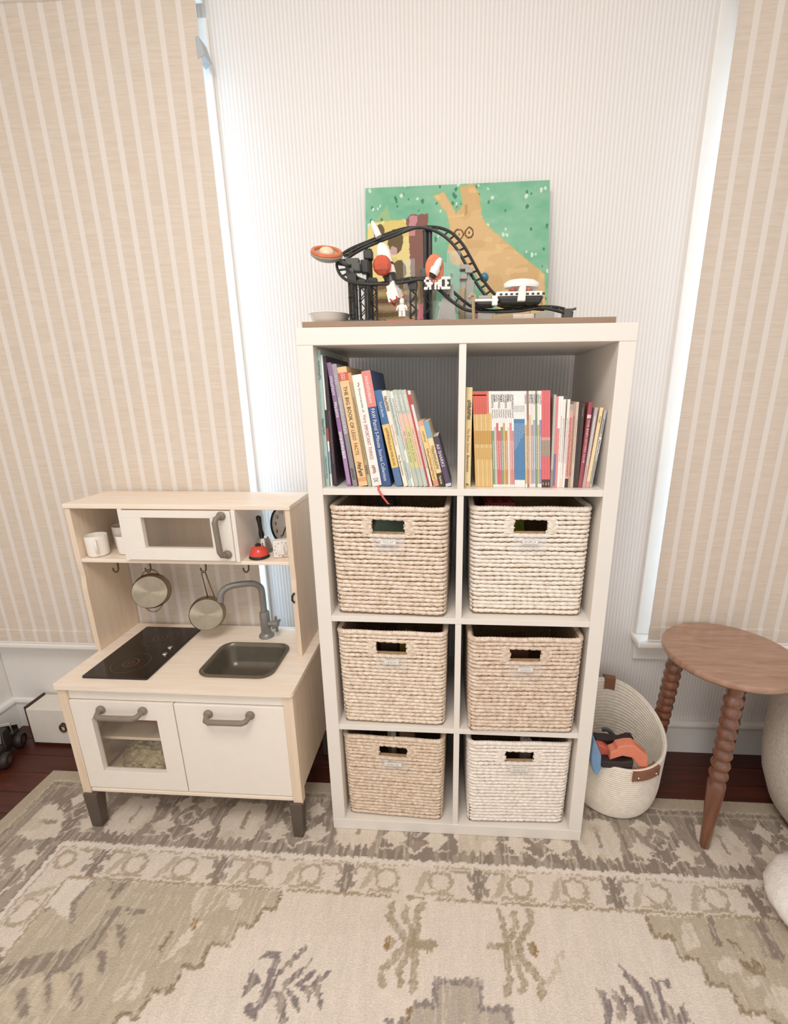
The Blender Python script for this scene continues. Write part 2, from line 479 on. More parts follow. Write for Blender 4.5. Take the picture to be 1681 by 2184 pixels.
RUG_POLYS = [('S', [(-0.641, -0.191), (-0.224, -0.199), (-0.099, -0.197), (-0.095, -0.246), (-0.131, -0.246), (-0.14, -0.288), (-0.18, -0.288), (-0.182, -0.333), (-0.228, -0.331), (-0.228, -0.382), (-0.261, -0.381), (-0.272, -0.377), (-0.27, -0.43), (-0.317, -0.431), (-0.319, -0.48), (-0.362, -0.475), (-0.363, -0.504), (-0.407, -0.582), (-0.795, -0.57), (-0.798, -0.445), (-0.744, -0.378), (-0.726, -0.28), (-0.703, -0.279), (-0.62, -0.304), (-0.652, -0.258), (-0.641, -0.231)]), ('D', [(-0.74, -0.442), (-0.71, -0.411), (-0.622, -0.37), (-0.573, -0.368), (-0.54, -0.32), (-0.548, -0.279), (-0.514, -0.256), (-0.498, -0.297), (-0.5, -0.342), (-0.532, -0.386), (-0.54, -0.406), (-0.623, -0.421), (-0.676, -0.445)]), ('D', [(-0.634, -0.447), (-0.606, -0.445), (-0.56, -0.494), (-0.574, -0.501)]), ('D', [(-0.597, -0.417), (-0.575, -0.415), (-0.518, -0.48), (-0.525, -0.487)]), ('D', [(-0.536, -0.411), (-0.504, -0.409), (-0.455, -0.47), (-0.472, -0.477)]), ('D', [(-0.503, -0.363), (-0.482, -0.362), (-0.452, -0.401), (-0.459, -0.408)]), ('D', [(-0.498, -0.303), (-0.473, -0.301), (-0.44, -0.347), (-0.45, -0.355)]), ('T', [(-0.622, -0.423), (-0.596, -0.421), (-0.538, -0.485), (-0.563, -0.487)]), ('T', [(-0.57, -0.415), (-0.537, -0.413), (-0.488, -0.472), (-0.518, -0.473)]), ('T', [(-0.524, -0.38), (-0.494, -0.378), (-0.458, -0.425), (-0.487, -0.427)]), ('T', [(-0.512, -0.318), (-0.49, -0.317), (-0.45, -0.371), (-0.471, -0.372)]), ('T', [(-0.657, -0.455), (-0.631, -0.454), (-0.587, -0.499), (-0.612, -0.5)]), ('D', [(-0.501, -0.264), (-0.448, -0.261), (-0.442, -0.276), (-0.485, -0.282)]), ('D', [(-0.591, -0.198), (-0.524, -0.191), (-0.54, -0.238), (-0.56, -0.249)]), ('L', [(-0.332, -0.244), (-0.33, -0.206), (-0.302, -0.197), (-0.299, -0.242), (-0.304, -0.288)]), ('L', [(-0.314, -0.331), (-0.295, -0.279), (-0.276, -0.29), (-0.293, -0.341), (-0.329, -0.384)]), ('L', [(-0.24, -0.21), (-0.213, -0.209), (-0.19, -0.242), (-0.22, -0.259)]), ('S', [(0.882, -0.204), (0.882, -0.253), (0.925, -0.248), (0.928, -0.296), (0.967, -0.296), (0.967, -0.343), (1.012, -0.345), (1.016, -0.391), (1.063, -0.39), (1.078, -0.409), (1.3, -0.396), (1.269, -0.295), (1.273, -0.183), (1.187, -0.191)]), ('D', [(1.13, -0.206), (1.183, -0.197), (1.18, -0.28), (1.166, -0.291), (1.134, -0.277)]), ('L', [(1.019, -0.289), (1.047, -0.282), (1.064, -0.305), (1.038, -0.324), (1.007, -0.316)]), ('L', [(1.054, -0.33), (1.101, -0.315), (1.08, -0.346), (1.056, -0.347)]), ('L', [(1.115, -0.334), (1.15, -0.342), (1.112, -0.398), (1.068, -0.374)]), ('L', [(0.966, -0.213), (0.993, -0.211), (0.988, -0.267), (0.949, -0.282), (0.95, -0.255)]), ('L', [(1.011, -0.154), (1.056, -0.144), (1.041, -0.193), (1.002, -0.193)]), ('D', [(1.037, -0.181), (1.056, -0.183), (1.043, -0.266), (1.026, -0.264)]), ('G', [(-0.101, -0.359), (-0.082, -0.338), (-0.044, -0.338), (-0.041, -0.371), (-0.044, -0.395), (-0.046, -0.427), (-0.054, -0.443), (-0.066, -0.442), (-0.06, -0.401), (-0.061, -0.36), (-0.079, -0.353)]), ('G', [(-0.103, -0.375), (-0.073, -0.397), (-0.085, -0.409), (-0.104, -0.433), (-0.105, -0.399)]), ('G', [(-0.093, -0.445), (-0.077, -0.442), (-0.048, -0.458), (-0.052, -0.468), (-0.078, -0.466)]), ('G', [(0.013, -0.314), (0.011, -0.338), (-0.03, -0.385), (-0.039, -0.416), (-0.049, -0.414), (-0.04, -0.376), (-0.005, -0.336)]), ('G', [(0.035, -0.346), (0.029, -0.367), (-0.01, -0.409), (-0.021, -0.417), (-0.018, -0.394), (0.022, -0.362)]), ('G', [(0.052, -0.363), (0.052, -0.382), (0.019, -0.408), (0.006, -0.404), (0.028, -0.384)]), ('G', [(0.085, -0.364), (0.083, -0.381), (0.067, -0.396), (0.072, -0.411), (0.086, -0.424), (0.083, -0.444), (0.065, -0.419), (0.046, -0.404), (0.063, -0.382)]), ('G', [(-0.039, -0.416), (-0.013, -0.416), (0.013, -0.458), (0.013, -0.473), (0.002, -0.473), (-0.024, -0.439)]), ('G', [(-0.013, -0.407), (0.004, -0.409), (0.034, -0.438), (0.031, -0.453), (0.017, -0.437)]), ('G', [(0.022, -0.401), (0.043, -0.402), (0.054, -0.419), (0.048, -0.428)]), ('G', [(-0.065, -0.401), (-0.046, -0.391), (-0.036, -0.431), (-0.056, -0.445), (-0.05, -0.466), (-0.066, -0.454)]), ('G', [(0.705, -0.361), (0.723, -0.376), (0.732, -0.394), (0.729, -0.412), (0.712, -0.422), (0.709, -0.386)]), ('G', [(0.739, -0.363), (0.764, -0.39), (0.76, -0.419), (0.74, -0.429), (0.739, -0.398)]), ('G', [(0.773, -0.314), (0.793, -0.333), (0.824, -0.368), (0.825, -0.393), (0.835, -0.422), (0.812, -0.424), (0.802, -0.379), (0.779, -0.349), (0.774, -0.329)]), ('G', [(0.836, -0.337), (0.862, -0.344), (0.852, -0.369), (0.859, -0.391), (0.871, -0.402), (0.892, -0.38), (0.898, -0.418), (0.84, -0.422), (0.835, -0.381), (0.84, -0.355)]), ('G', [(0.863, -0.342), (0.88, -0.343), (0.882, -0.357), (0.866, -0.356)]), ('G', [(0.756, -0.348), (0.773, -0.364), (0.783, -0.384), (0.772, -0.407), (0.762, -0.381)]), ('G', [(0.709, -0.413), (0.73, -0.41), (0.718, -0.429), (0.704, -0.43)]), ('G', [(0.773, -0.396), (0.821, -0.389), (0.812, -0.424), (0.773, -0.426)]), ('B', [(0.334, -0.374), (0.442, -0.372), (0.44, -0.418), (0.504, -0.416), (0.504, -0.446), (0.279, -0.46), (0.279, -0.432), (0.301, -0.419), (0.337, -0.417)]), ('G', [(0.224, -0.447), (0.245, -0.446), (0.245, -0.46), (0.226, -0.461)]), ('G', [(0.258, -0.446), (0.272, -0.445), (0.27, -0.458), (0.259, -0.459)]), ('O', [(0.216, -0.283), (0.233, -0.299), (0.227, -0.316), (0.209, -0.323), (0.201, -0.304)]), ('A', [(0.56, -0.291), (0.578, -0.279), (0.585, -0.314), (0.575, -0.319)]), ('O', [(0.573, -0.282), (0.582, -0.282), (0.585, -0.314), (0.575, -0.318)])]
RUG_LINES = [('K', 0.009, [(-0.099, -0.197), (-0.095, -0.246), (-0.131, -0.246), (-0.14, -0.288), (-0.18, -0.288), (-0.182, -0.333), (-0.228, -0.331), (-0.228, -0.382), (-0.261, -0.381), (-0.272, -0.377), (-0.27, -0.43), (-0.317, -0.431), (-0.319, -0.48), (-0.362, -0.475), (-0.363, -0.504)]), ('D', 0.014, [(-0.635, -0.194), (-0.641, -0.231), (-0.648, -0.257), (-0.62, -0.304)]), ('D', 0.012, [(-0.703, -0.279), (-0.723, -0.283), (-0.744, -0.378)]), ('K', 0.012, [(-0.341, -0.314), (-0.348, -0.354)]), ('O', 0.014, [(-0.297, -0.282), (-0.291, -0.299)]), ('O', 0.012, [(-0.367, -0.42), (-0.36, -0.433)]), ('O', 0.012, [(-0.296, -0.284), (-0.29, -0.298)]), ('L', 0.006, [(-0.268, -0.195), (-0.278, -0.262)]), ('L', 0.006, [(-0.247, -0.194), (-0.259, -0.261)]), ('L', 0.006, [(-0.124, -0.187), (-0.138, -0.254)]), ('L', 0.02, [(-0.377, -0.425), (-0.39, -0.444)]), ('L', 0.022, [(-0.353, -0.442), (-0.355, -0.41)]), ('K', 0.01, [(0.882, -0.204), (0.882, -0.253), (0.925, -0.248), (0.928, -0.296), (0.967, -0.296), (0.967, -0.343), (1.012, -0.345), (1.016, -0.391), (1.063, -0.39), (1.078, -0.409)]), ('K', 0.016, [(1.074, -0.296), (1.083, -0.311), (1.107, -0.315), (1.112, -0.302), (1.099, -0.295)]), ('K', 0.012, [(1.067, -0.251), (1.083, -0.272)]), ('G', 0.013, [(0.296, -0.422), (0.337, -0.418), (0.336, -0.375), (0.44, -0.372), (0.44, -0.422)]), ('G', 0.013, [(0.445, -0.421), (0.502, -0.416), (0.501, -0.447)]), ('K', 0.012, [(0.279, -0.432), (0.277, -0.456)]), ('A', 0.017, [(0.214, -0.213), (0.21, -0.245), (0.264, -0.3), (0.23, -0.34), (0.208, -0.362), (0.211, -0.387)]), ('A', 0.017, [(0.253, -0.223), (0.248, -0.242), (0.278, -0.28), (0.269, -0.322), (0.245, -0.36), (0.255, -0.382)]), ('A', 0.019, [(0.294, -0.211), (0.284, -0.228), (0.284, -0.305), (0.283, -0.353), (0.283, -0.39)]), ('A', 0.016, [(0.261, -0.306), (0.328, -0.302)]), ('A', 0.026, [(0.3, -0.304), (0.319, -0.304)]), ('A', 0.014, [(0.495, -0.212), (0.507, -0.24), (0.508, -0.292), (0.508, -0.34), (0.51, -0.369), (0.499, -0.389), (0.494, -0.38)]), ('A', 0.016, [(0.536, -0.219), (0.538, -0.244), (0.513, -0.291), (0.525, -0.323), (0.543, -0.367), (0.534, -0.38)]), ('A', 0.018, [(0.578, -0.208), (0.58, -0.235), (0.539, -0.284), (0.541, -0.317), (0.572, -0.351), (0.583, -0.365), (0.576, -0.387)]), ('A', 0.016, [(0.462, -0.297), (0.522, -0.295)]), ('T', 0.012, [(0.646, -0.3), (0.624, -0.317), (0.627, -0.333), (0.6, -0.359)])]
# ------------------------------------------------------------------ the room
YW = 0.415                     # face of the back wall
X_LEFT, X_RIGHT, Y_FRONT, Z_CEIL, Z_FLOOR = -1.44, 2.45, -1.75, 2.62, -0.008
WALLPAPER = wallpaper()
m_white_paint = M('white_wall_paint', '#f1ece6', 0.6, var=0.01)
m_trim = M('white_trim_paint', '#f4f0ea', 0.35, var=0.01)
W1 = (-1.34, -0.400, 0.440, 2.20)
W2 = (1.120, 2.06, 0.500, 2.20)
mb = MB()
T = 0.14
for x0, x1, z0, z1 in ((X_LEFT - 0.1, W1[0], Z_FLOOR, Z_CEIL), (W1[1], W2[0], Z_FLOOR, Z_CEIL), (W2[1], X_RIGHT + 0.1, Z_FLOOR, Z_CEIL),
                       (W1[0], W1[1], Z_FLOOR, W1[2]), (W1[0], W1[1], W1[3], Z_CEIL), (W2[0], W2[1], Z_FLOOR, W2[2]), (W2[0], W2[1], W2[3], Z_CEIL)):
    mb.box(x0, x1, YW, YW + T, z0, z1)
struct(obj('wall_back', mb, WALLPAPER))
struct(obj('wall_left', MB().box(X_LEFT - 0.1, X_LEFT, Y_FRONT, YW, Z_FLOOR, Z_CEIL), m_white_paint))
struct(obj('wall_right', MB().box(X_RIGHT, X_RIGHT + 0.1, Y_FRONT, YW, Z_FLOOR, Z_CEIL), WALLPAPER))
struct(obj('ceiling', MB().box(X_LEFT - 0.1, X_RIGHT + 0.1, Y_FRONT, YW + T, Z_CEIL, Z_CEIL + 0.08), m_white_paint))
# dark plank floor: every plank a piece of its own
m_floor_gap = M('floor_gap', '#120807', 0.8)
def floor_mat():
    m, nt, b = new_mat('dark_floor_wood')
    v = coords(nt, (3, 60, 60))
    n = nd(nt, 'ShaderNodeTexNoise', Scale=1.0, Detail=6.0, Roughness=0.65); nt.links.new(v, n.inputs['Vector'])
    oi = nt.nodes.new('ShaderNodeObjectInfo')
    r = nt.nodes.new('ShaderNodeValToRGB')
    r.color_ramp.elements[0].position = 0.3; r.color_ramp.elements[0].color = C('#35130b')
    r.color_ramp.elements[1].position = 0.72; r.color_ramp.elements[1].color = C('#6a3320')
    nt.links.new(n.outputs['Fac'], r.inputs['Fac'])
    col = mixc(nt, oi.outputs['Random'], r.outputs['Color'], C('#451a10'))
    nt.links.new(col, b.inputs['Base Color'])
    b.inputs['Roughness'].default_value = 0.38
    return m
m_floor = floor_mat()
floor = struct(obj('floor', MB().box(X_LEFT - 0.1, X_RIGHT + 0.1, Y_FRONT, YW + T, Z_FLOOR - 0.06, Z_FLOOR - 0.012), m_floor_gap))
PW = 0.083
plank_me = None
k = 0
yy = YW
while yy > Y_FRONT:
    off = (k * 0.73) % 1.3
    xx = X_LEFT - off
    while xx < X_RIGHT:
        if plank_me is None:
            p0 = obj('plank', MB().box(0, 1.298, 0, PW - 0.0015, -0.012, 0), m_floor, floor, bevel=0.0012, segs=1, local=True)
            plank_me = p0
            p = p0
        else:
            p = plank_me.copy()
            COL.objects.link(p)
        p.parent = floor
        a, b_ = max(xx, X_LEFT), min(xx + 1.298, X_RIGHT)
        p.location = (a, yy - PW, Z_FLOOR)
        p.scale = ((b_ - a) / 1.298, 1, 1)
        xx += 1.3
    yy -= PW
    k += 1
# baseboards
bb_prof = [(0, Z_FLOOR), (0, 0.098), (-0.004, 0.106), (-0.006, 0.114), (-0.003, 0.124), (0.004, 0.128), (0.016, 0.128), (0.016, Z_FLOOR)]
struct(obj('baseboard_back', MB().prism([(YW - 0.016 + a, z) for a, z in bb_prof], 'x', X_LEFT, X_RIGHT), m_trim))
struct(obj('baseboard_left', MB().prism([(X_LEFT + 0.016 - a, z) for a, z in bb_prof], 'y', Y_FRONT, YW - 0.016), m_trim))

# windows: casing boards, sash, panes, sill
m_pane = clear_mat('window_pane_glass', '#f2f8ff', 0.02, 0.05)
def window(n, w, sill_z, casing_l, casing_r, apron, horn):
    x0, x1, z0, z1 = w
    root = obj('window_%d' % n, MB().box(x0, x1, YW + 0.085, YW + 0.11, z0, z0 + 0.05).box(x0, x1, YW + 0.085, YW + 0.11, z1 - 0.05, z1)
               .box(x0, x0 + 0.05, YW + 0.085, YW + 0.11, z0, z1).box(x1 - 0.05, x1, YW + 0.085, YW + 0.11, z0, z1), m_trim)
    struct(root)
    yf = YW - 0.012
    for a, b_, c_, d_ in ((casing_l, x0, sill_z, z1 + 0.09), (x1, casing_r, sill_z, z1 + 0.09), (x0, x1, z1, z1 + 0.09)):
        obj('casing', MB().box(a, b_, yf, YW, c_, d_), m_trim, root, bevel=0.004)
    obj('meeting_rail', MB().box(x0 + 0.05, x1 - 0.05, YW + 0.08, YW + 0.105, (z0 + z1) / 2 - 0.025, (z0 + z1) / 2 + 0.025), m_trim, root)
    for a, b_ in ((z0 + 0.05, (z0 + z1) / 2 - 0.025), ((z0 + z1) / 2 + 0.025, z1 - 0.05)):
        obj('pane', MB().box(x0 + 0.05, x1 - 0.05, YW + 0.095, YW + 0.099, a, b_), m_pane, root)
    obj('sill', MB().box(casing_l - horn, casing_r + horn, YW - 0.074, YW + 0.085, sill_z - 0.022, sill_z), m_trim, root, bevel=0.006)
    if apron:
        obj('apron', MB().box(casing_l, casing_r, YW - 0.018, YW, sill_z - 0.098, sill_z - 0.022), m_trim, root, bevel=0.004)
        obj('apron_bead', MB().box(casing_l, casing_r, YW - 0.030, YW - 0.018, sill_z - 0.040, sill_z - 0.022), m_trim, root, bevel=0.004)
    return root
w1 = window(1, W1, 0.418, -1.425, -0.308, False, 0.0)
obj('apron_panel', MB().box(-1.438, -0.330, YW - 0.010, YW, 0.128, 0.396), m_white_paint, w1, bevel=0.002)
window(2, W2, 0.488, 1.022, 2.16, True, 0.012)

# roller shades of woven striped cloth
m_shade = shade_cloth()
m_rail = M('shade_rail_white', '#f0ece6', 0.5, var=0.01)
m_bracket = M('grey_plastic', '#b9bdbf', 0.45, var=0.03)
def shade(x0, x1, z0, z1, y, label, clip_x):
    root = thing('window_shade', label, 'shade', ((x0 + x1) / 2, y, z0))
    n = 60
    mb = MB()
    pts_f = []
    for i in range(n + 1):
        x = x0 + (x1 - x0) * i / n
        pts_f.append((x, y + 0.0012 * math.sin(i * 0.7) + 0.0008 * math.sin(i * 1.9)))
    mb.prism(pts_f + [(px, py + 0.0022) for px, py in reversed(pts_f)], 'z', z0 + 0.055, z1)
    obj('cloth', mb, m_shade, root, smooth=True)
    obj('hem_pocket', MB().box(x0, x1, y - 0.003, y + 0.006, z0 + 0.008, z0 + 0.056), m_shade, root, bevel=0.002)
    obj('hem_bar', MB().box(x0, x1, y - 0.004, y + 0.008, z0, z0 + 0.008), m_rail, root, bevel=0.001)
    obj('head_rail', MB().box(x0 - 0.004, x1 + 0.004, y - 0.012, YW - 0.028, z1 - 0.005, z1 + 0.07), m_rail, root, bevel=0.004)
    if clip_x is None:
        return root
    b = MB()
    b.hexa([(clip_x - 0.012, y - 0.002, 2.165), (clip_x + 0.010, y - 0.002, 2.175), (clip_x + 0.010, YW - 0.028, 2.175), (clip_x - 0.012, YW - 0.028, 2.165)],
           [(clip_x - 0.012, y - 0.002, 2.215), (clip_x - 0.002, y - 0.002, 2.215), (clip_x - 0.002, YW - 0.028, 2.215), (clip_x - 0.012, YW - 0.028, 2.215)])
    obj('side_clip', b, m_bracket, root, bevel=0.002)
    return root
shade(-1.405, -0.307, 0.418, 2.310, 0.347, 'beige woven shade with pale vertical stripes behind the play kitchen', -0.306)
shade(1.045, 2.14, 0.490, 2.47, 0.352, 'beige woven striped shade behind the spool-legged stool', None)

# ------------------------------------------------------------------ rug
RC = {'L': '#e2d4c5', 'F': '#e6d8cb', 'D': '#988a7e', 'M': '#b0a294', 'S': '#c2b39f', 'T': '#cfc0ab', 'K': '#927d60', 'G': '#8f8482', 'B': '#bdb1a4', 'A': '#ad9c82', 'O': '#a4855c', 'E': '#bdae9a', 'W': '#ece0d5'}
RL = {k_: np.array(C(v_)[:3]) for k_, v_ in RC.items()}
def paint_rug(X, Y):
    wob = 0.005
    Xw = X + wob * (value_noise(X * 90, Y * 160, 1) - 0.5) * 2
    Yw = Y + wob * (value_noise(X * 160, Y * 90, 2) - 0.5) * 2
    dy, dx = 0.172 - Yw, Xw + 1.087
    d = np.minimum(dx, dy)
    top = dy <= dx
    s = np.where(top, Xw, -Yw + 0.05)
    col = np.empty(X.shape + (3,))
    col[:] = RL['F']
    def put(mask, key, a=1.0):
        aa = a if np.isscalar(a) else a[mask][:, None]
        col[mask] = col[mask] * (1 - aa) + RL[key] * aa
    streak = value_noise(X * 130, Y * 9, 3)
    blot = value_noise(X * 22, Y * 22, 4)
    # field blush and abrash
    put(value_noise(X * 3, Y * 5, 9) > 0.45, 'W', 0.35)
    # outer selvedge, lines, main border
    put(d < 0.272, 'D')
    put((d < 0.272) & (streak > 0.60), 'M')
    put((d < 0.272) & (blot > 0.66), 'M', 0.6)
    put(d < 0.047, 'E')
    put((d > 0.040) & (d < 0.047), 'T')
    put((d > 0.062) & (d < 0.068), 'T', 0.55)
    P = 0.372
    u = (s - 0.075 + P / 2) % P - P / 2          # flower at u = 0
    v = d - 0.17                                   # middle of the band
    def stars(u0, v0, r):
        a, b_ = np.abs(u - u0), np.abs(v - v0)
        return (np.maximum(a, b_) < r * 0.72) | (a * 0.55 + b_ < r * 0.85) | (a + b_ * 0.55 < r * 0.85)
    band = (d > 0.07) & (d < 0.262)
    tooth = np.abs(((u * 38) % 1) - 0.5) * 0.042
    flower = band & (np.abs(u) < 0.070 - np.abs(v + 0.005) * 0.28) & (v > -0.075) & (v < 0.048 + tooth)
    put(flower, 'L')
    put(flower & (np.abs(u - 0.004) < 0.006) & (v > -0.045) & (v < 0.02), 'K', 0.7)
    put(flower & (blot > 0.7), 'T', 0.6)
    for u0, v0, r in ((0.122, 0.022, 0.028), (-0.122, 0.022, 0.028), (0.148, -0.058, 0.022), (-0.148, -0.058, 0.022)):
        st = band & stars(u0, v0, r)
        put(st, 'L')
        put(st & (blot > 0.75), 'T', 0.5)
    au = np.abs(np.abs(u) - P / 2)
    zig = band & (np.abs(v - 0.074 + np.minimum(au * 0.9, 0.030)) < 0.0038) & (au < 0.07)
    put(zig, 'L')
    put(band & (np.abs(v - 0.058) < 0.003) & (np.abs(np.abs(u) - 0.105) < 0.025), 'L', 0.8)
    put(band & (np.abs(np.abs(u) - 0.185) + np.abs(v + 0.01) < 0.030) & (np.abs(np.abs(u) - 0.185) + np.abs(v + 0.01) > 0.022), 'L', 0.8)
    put((d > 0.262) & (d < 0.279), 'W')
    put((d > 0.276) & (d < 0.281) & (streak > 0.4), 'A', 0.7)
    # guard border
    g = (d >= 0.281) & (d < 0.364)
    put(g, 'F')
    ug = (s - 0.165 + P / 2 + 0.09) % P - P / 2
    w_ = d - 0.322
    put(g & (np.abs(ug) < 0.010 - 0.05 * np.abs(w_) + 0.003), 'D')
    put(g & (np.abs(np.abs(ug) - 0.021) < 0.008) & (np.abs(np.abs(w_) - 0.018) < 0.011), 'D', 0.85)
    for uc in (0.115, -0.105):
        rr = np.sqrt(((ug - uc) / 1.1) ** 2 + ((w_ + 0.002)) ** 2)
        put(g & (np.abs(rr - 0.028) < 0.005) & (blot > 0.25), 'A', 0.75)
        put(g & (np.abs(ug - uc + 0.052 + 0.5 * w_) < 0.010) & (np.abs(w_) < 0.032), 'A', 0.55)
    put(g & (np.abs(w_ + 0.034) < 0.004) & (np.abs(np.abs(ug) - 0.05) < 0.03), 'A', 0.8)
    put(g & (np.abs(w_ - 0.031) < 0.004) & (np.abs(np.abs(ug) - 0.11) < 0.045), 'A', 0.7)
    put((d > 0.362) & (d < 0.369) & (blot > 0.22), 'A', 0.9)
    # field motifs
    inner = d > 0.370
    yarn = value_noise(X * 150, Y * 320, 21) * .6 + value_noise(X * 320, Y * 150, 22) * .4
    Yr = np.where(Yw < -0.70, -1.40 - Yw, Yw)          # the far half repeats the near half
    for key, pts in RUG_POLYS:
        mk = in_poly(Xw, Yr, pts) & inner
        put(mk, key, np.clip(0.55 + 0.9 * yarn, 0, 1))
        put(mk & (streak > 0.62), 'T', 0.45)
    for key, wd, pts in RUG_LINES:
        put(near_line(Xw, Yr, pts, wd) & inner, key, np.clip(0.30 + 0.95 * yarn, 0, 1))
    # worn yarn: streaks across everything
    wear = value_noise(X * 210, Y * 40, 5) * 0.35 + value_noise(X * 60, Y * 14, 6) * 0.3 + yarn * 0.35
    col *= (0.86 + 0.24 * wear)[..., None]
    pale = (value_noise(X * 240, Y * 30, 8) > 0.80) & (d > 0.05)
    put(pale, 'L', 0.5)
    return col
m_rug = attr_mat('woven_rug', 0.95, 0.6, (190, 300, 190), 0.17)
rug = thing('rug', 'large worn cream and taupe patterned rug under the furniture', 'rug', (0.3, -0.7, -0.008))
rx = np.linspace(-1.087, 1.85, 735)
ry = np.concatenate([np.linspace(-1.65, -0.62, 82)[:-1], np.linspace(-0.62, 0.172, 205)])
GX, GY = np.meshgrid(rx, ry)
pile = painted_grid('pile', rx, ry, lambda X, Y: -0.0002 - 0.0008 * value_noise(X * 300, Y * 420, 11), paint_rug(GX, GY), m_rug, rug)
pile.location = (-0.3, 0.7, 0.008)
obj('backing', MB().box(-1.087, 1.85, -1.65, 0.172, -0.008, -0.0016), M('rug_edge', '#b5a48c', 0.95, var=0.1, vscale=(200, 200, 200)), rug)
# ------------------------------------------------------------------ bookshelf
SW, SH_, SD = 0.765, 1.465, 0.390
FR, SB = 0.038, 0.0165
CELL = (SH_ - 2 * FR - 3 * SB) / 4
Z1 = SH_ - FR - CELL
Z2 = Z1 - SB - CELL
Z3 = Z2 - SB - CELL
Z4 = FR
m_shelf = M('white_laminate', '#eae2d8', 0.38, var=0.012, vscale=(8, 8, 8))
shelf = thing('bookshelf', 'tall white cube bookshelf, two cells wide and four high', 'bookshelf', (SW / 2, SD / 2, 0))
obj('bottom_panel', MB().box(0, SW, 0, SD, 0, FR), m_shelf, shelf, bevel=0.0012)
obj('top_panel', MB().box(0, SW, 0, SD, SH_ - FR, SH_), m_shelf, shelf, bevel=0.0012)
obj('side_panel', MB().box(0, FR, 0.0006, SD, FR, SH_ - FR), m_shelf, shelf, bevel=0.0012)
obj('side_panel', MB().box(SW - FR, SW, 0.0006, SD, FR, SH_ - FR), m_shelf, shelf, bevel=0.0012)
for z in (Z1, Z2, Z3):
    obj('shelf_board', MB().box(FR, SW - FR, 0.0012, SD, z - SB, z), m_shelf, shelf, bevel=0.0008)
for z in (Z1, Z2, Z3, Z4):
    obj('divider', MB().box(SW / 2 - SB / 2, SW / 2 + SB / 2, 0.0024, SD, z, z + CELL), m_shelf, shelf, bevel=0.0008)

# ------------------------------------------------------------------ wicker baskets
BW, BD, BH = 0.300, 0.305, 0.302
def rrect(w, d, r, step):
    """points and arc length around a rounded rectangle, starting middle front"""
    pts = []
    hw, hd = w / 2, d / 2
    def line(a, b):
        n = max(2, int(round(math.dist(a, b) / step)))
        for i in range(n):
            t = i / n
            pts.append((a[0] + (b[0] - a[0]) * t, a[1] + (b[1] - a[1]) * t))
    def arc(cx, cy, a0):
        for i in range(5):
            a = a0 + math.pi / 2 * i / 5
            pts.append((cx + r * math.cos(a), cy + r * math.sin(a)))
    line((-hw + r, -hd), (hw - r, -hd)); arc(hw - r, -hd + r, -math.pi / 2)
    line((hw, -hd + r), (hw, hd - r)); arc(hw - r, hd - r, 0)
    line((hw - r, hd), (-hw + r, hd)); arc(-hw + r, hd - r, math.pi / 2)
    line((-hw, hd - r), (-hw, -hd + r)); arc(-hw + r, -hd + r, math.pi)
    return np.array(pts)
HX, HZ0, HZ1 = 0.043, BH - 0.067, BH - 0.034
def weave_mesh(seed):
    rng = np.random.RandomState(seed)
    rows, ring = 25, 7
    pitch = (BH - 0.006) / rows
    V, F = [], []
    base = 0
    for i in range(rows):
        z = 0.006 + pitch * (i + 0.5)
        k = z / BH
        w, d = BW - 0.012 + 0.010 * k, BD - 0.012 + 0.006 * k
        P = rrect(w, d, 0.018, 0.0032)
        n = len(P)
        T_ = np.roll(P, -1, 0) - np.roll(P, 1, 0)
        T_ /= np.linalg.norm(T_, axis=1)[:, None]
        N = np.stack([T_[:, 1], -T_[:, 0]], 1)
        seg = np.linalg.norm(np.roll(P, -1, 0) - P, axis=1)
        s = np.concatenate([[0], np.cumsum(seg)[:-1]])
        wrap = 0.0170 + 0.003 * rng.rand()
        ph = ((s / wrap) + rng.rand() + 0.5 * (i % 2) + 0.12 * np.sin(s * 31 + i)) % 1.0
        bulge = np.clip(np.sin(np.pi * ph), 0, 1) ** 0.35
        jit = 0.0007 * np.sin(s * 47 + i * 1.3) + 0.0005 * rng.randn()
        top = i >= rows - 1
        r = pitch * (0.62 if top else 0.515) * (0.52 + 0.48 * bulge)
        if top:
            r = pitch * 0.66 * (0.90 + 0.10 * np.sin(s / 0.0052 * 2 * np.pi))
        th = 2 * np.pi * np.arange(ring) / ring
        off = r[:, None] * np.cos(th)[None]
        zz = z + jit[:, None] + r[:, None] * np.sin(th)[None]
        vx = P[:, 0:1] + N[:, 0:1] * off
        vy = P[:, 1:2] + N[:, 1:2] * off
        V.append(np.stack([vx, vy, zz], -1).reshape(-1, 3))
        a = np.arange(n)
        b = (a + 1) % n
        hole = np.zeros(n, bool)
        if HZ0 < z < HZ1:
            mx = (P[a, 0] + P[b, 0]) / 2
            hole = (P[a, 1] < -d / 2 + 0.003) & (np.abs(mx) < HX)
        for j in range(ring):
            j2 = (j + 1) % ring
            q = np.stack([a * ring + j, b * ring + j, b * ring + j2, a * ring + j2], 1)[~hole]
            F.append(q + base)
        base += n * ring
    V = np.concatenate(V); F = np.concatenate(F)
    me = bpy.data.meshes.new('weave')
    me.vertices.add(len(V)); me.vertices.foreach_set('co', V.ravel().astype(np.float32))
    me.loops.add(F.size); me.loops.foreach_set('vertex_index', F.ravel().astype(np.int32))
    me.polygons.add(len(F))
    me.polygons.foreach_set('loop_start', np.arange(0, F.size, 4, dtype=np.int32))
    me.polygons.foreach_set('loop_total', np.full(len(F), 4, np.int32))
    me.update(calc_edges=True)
    me.polygons.foreach_set('use_smooth', np.ones(len(F), bool))
    return me
m_card = M('white_label_card', '#f4efe8', 0.5, var=0.01)
m_ink = M('grey_print', '#6f6a66', 0.6, var=0.02)
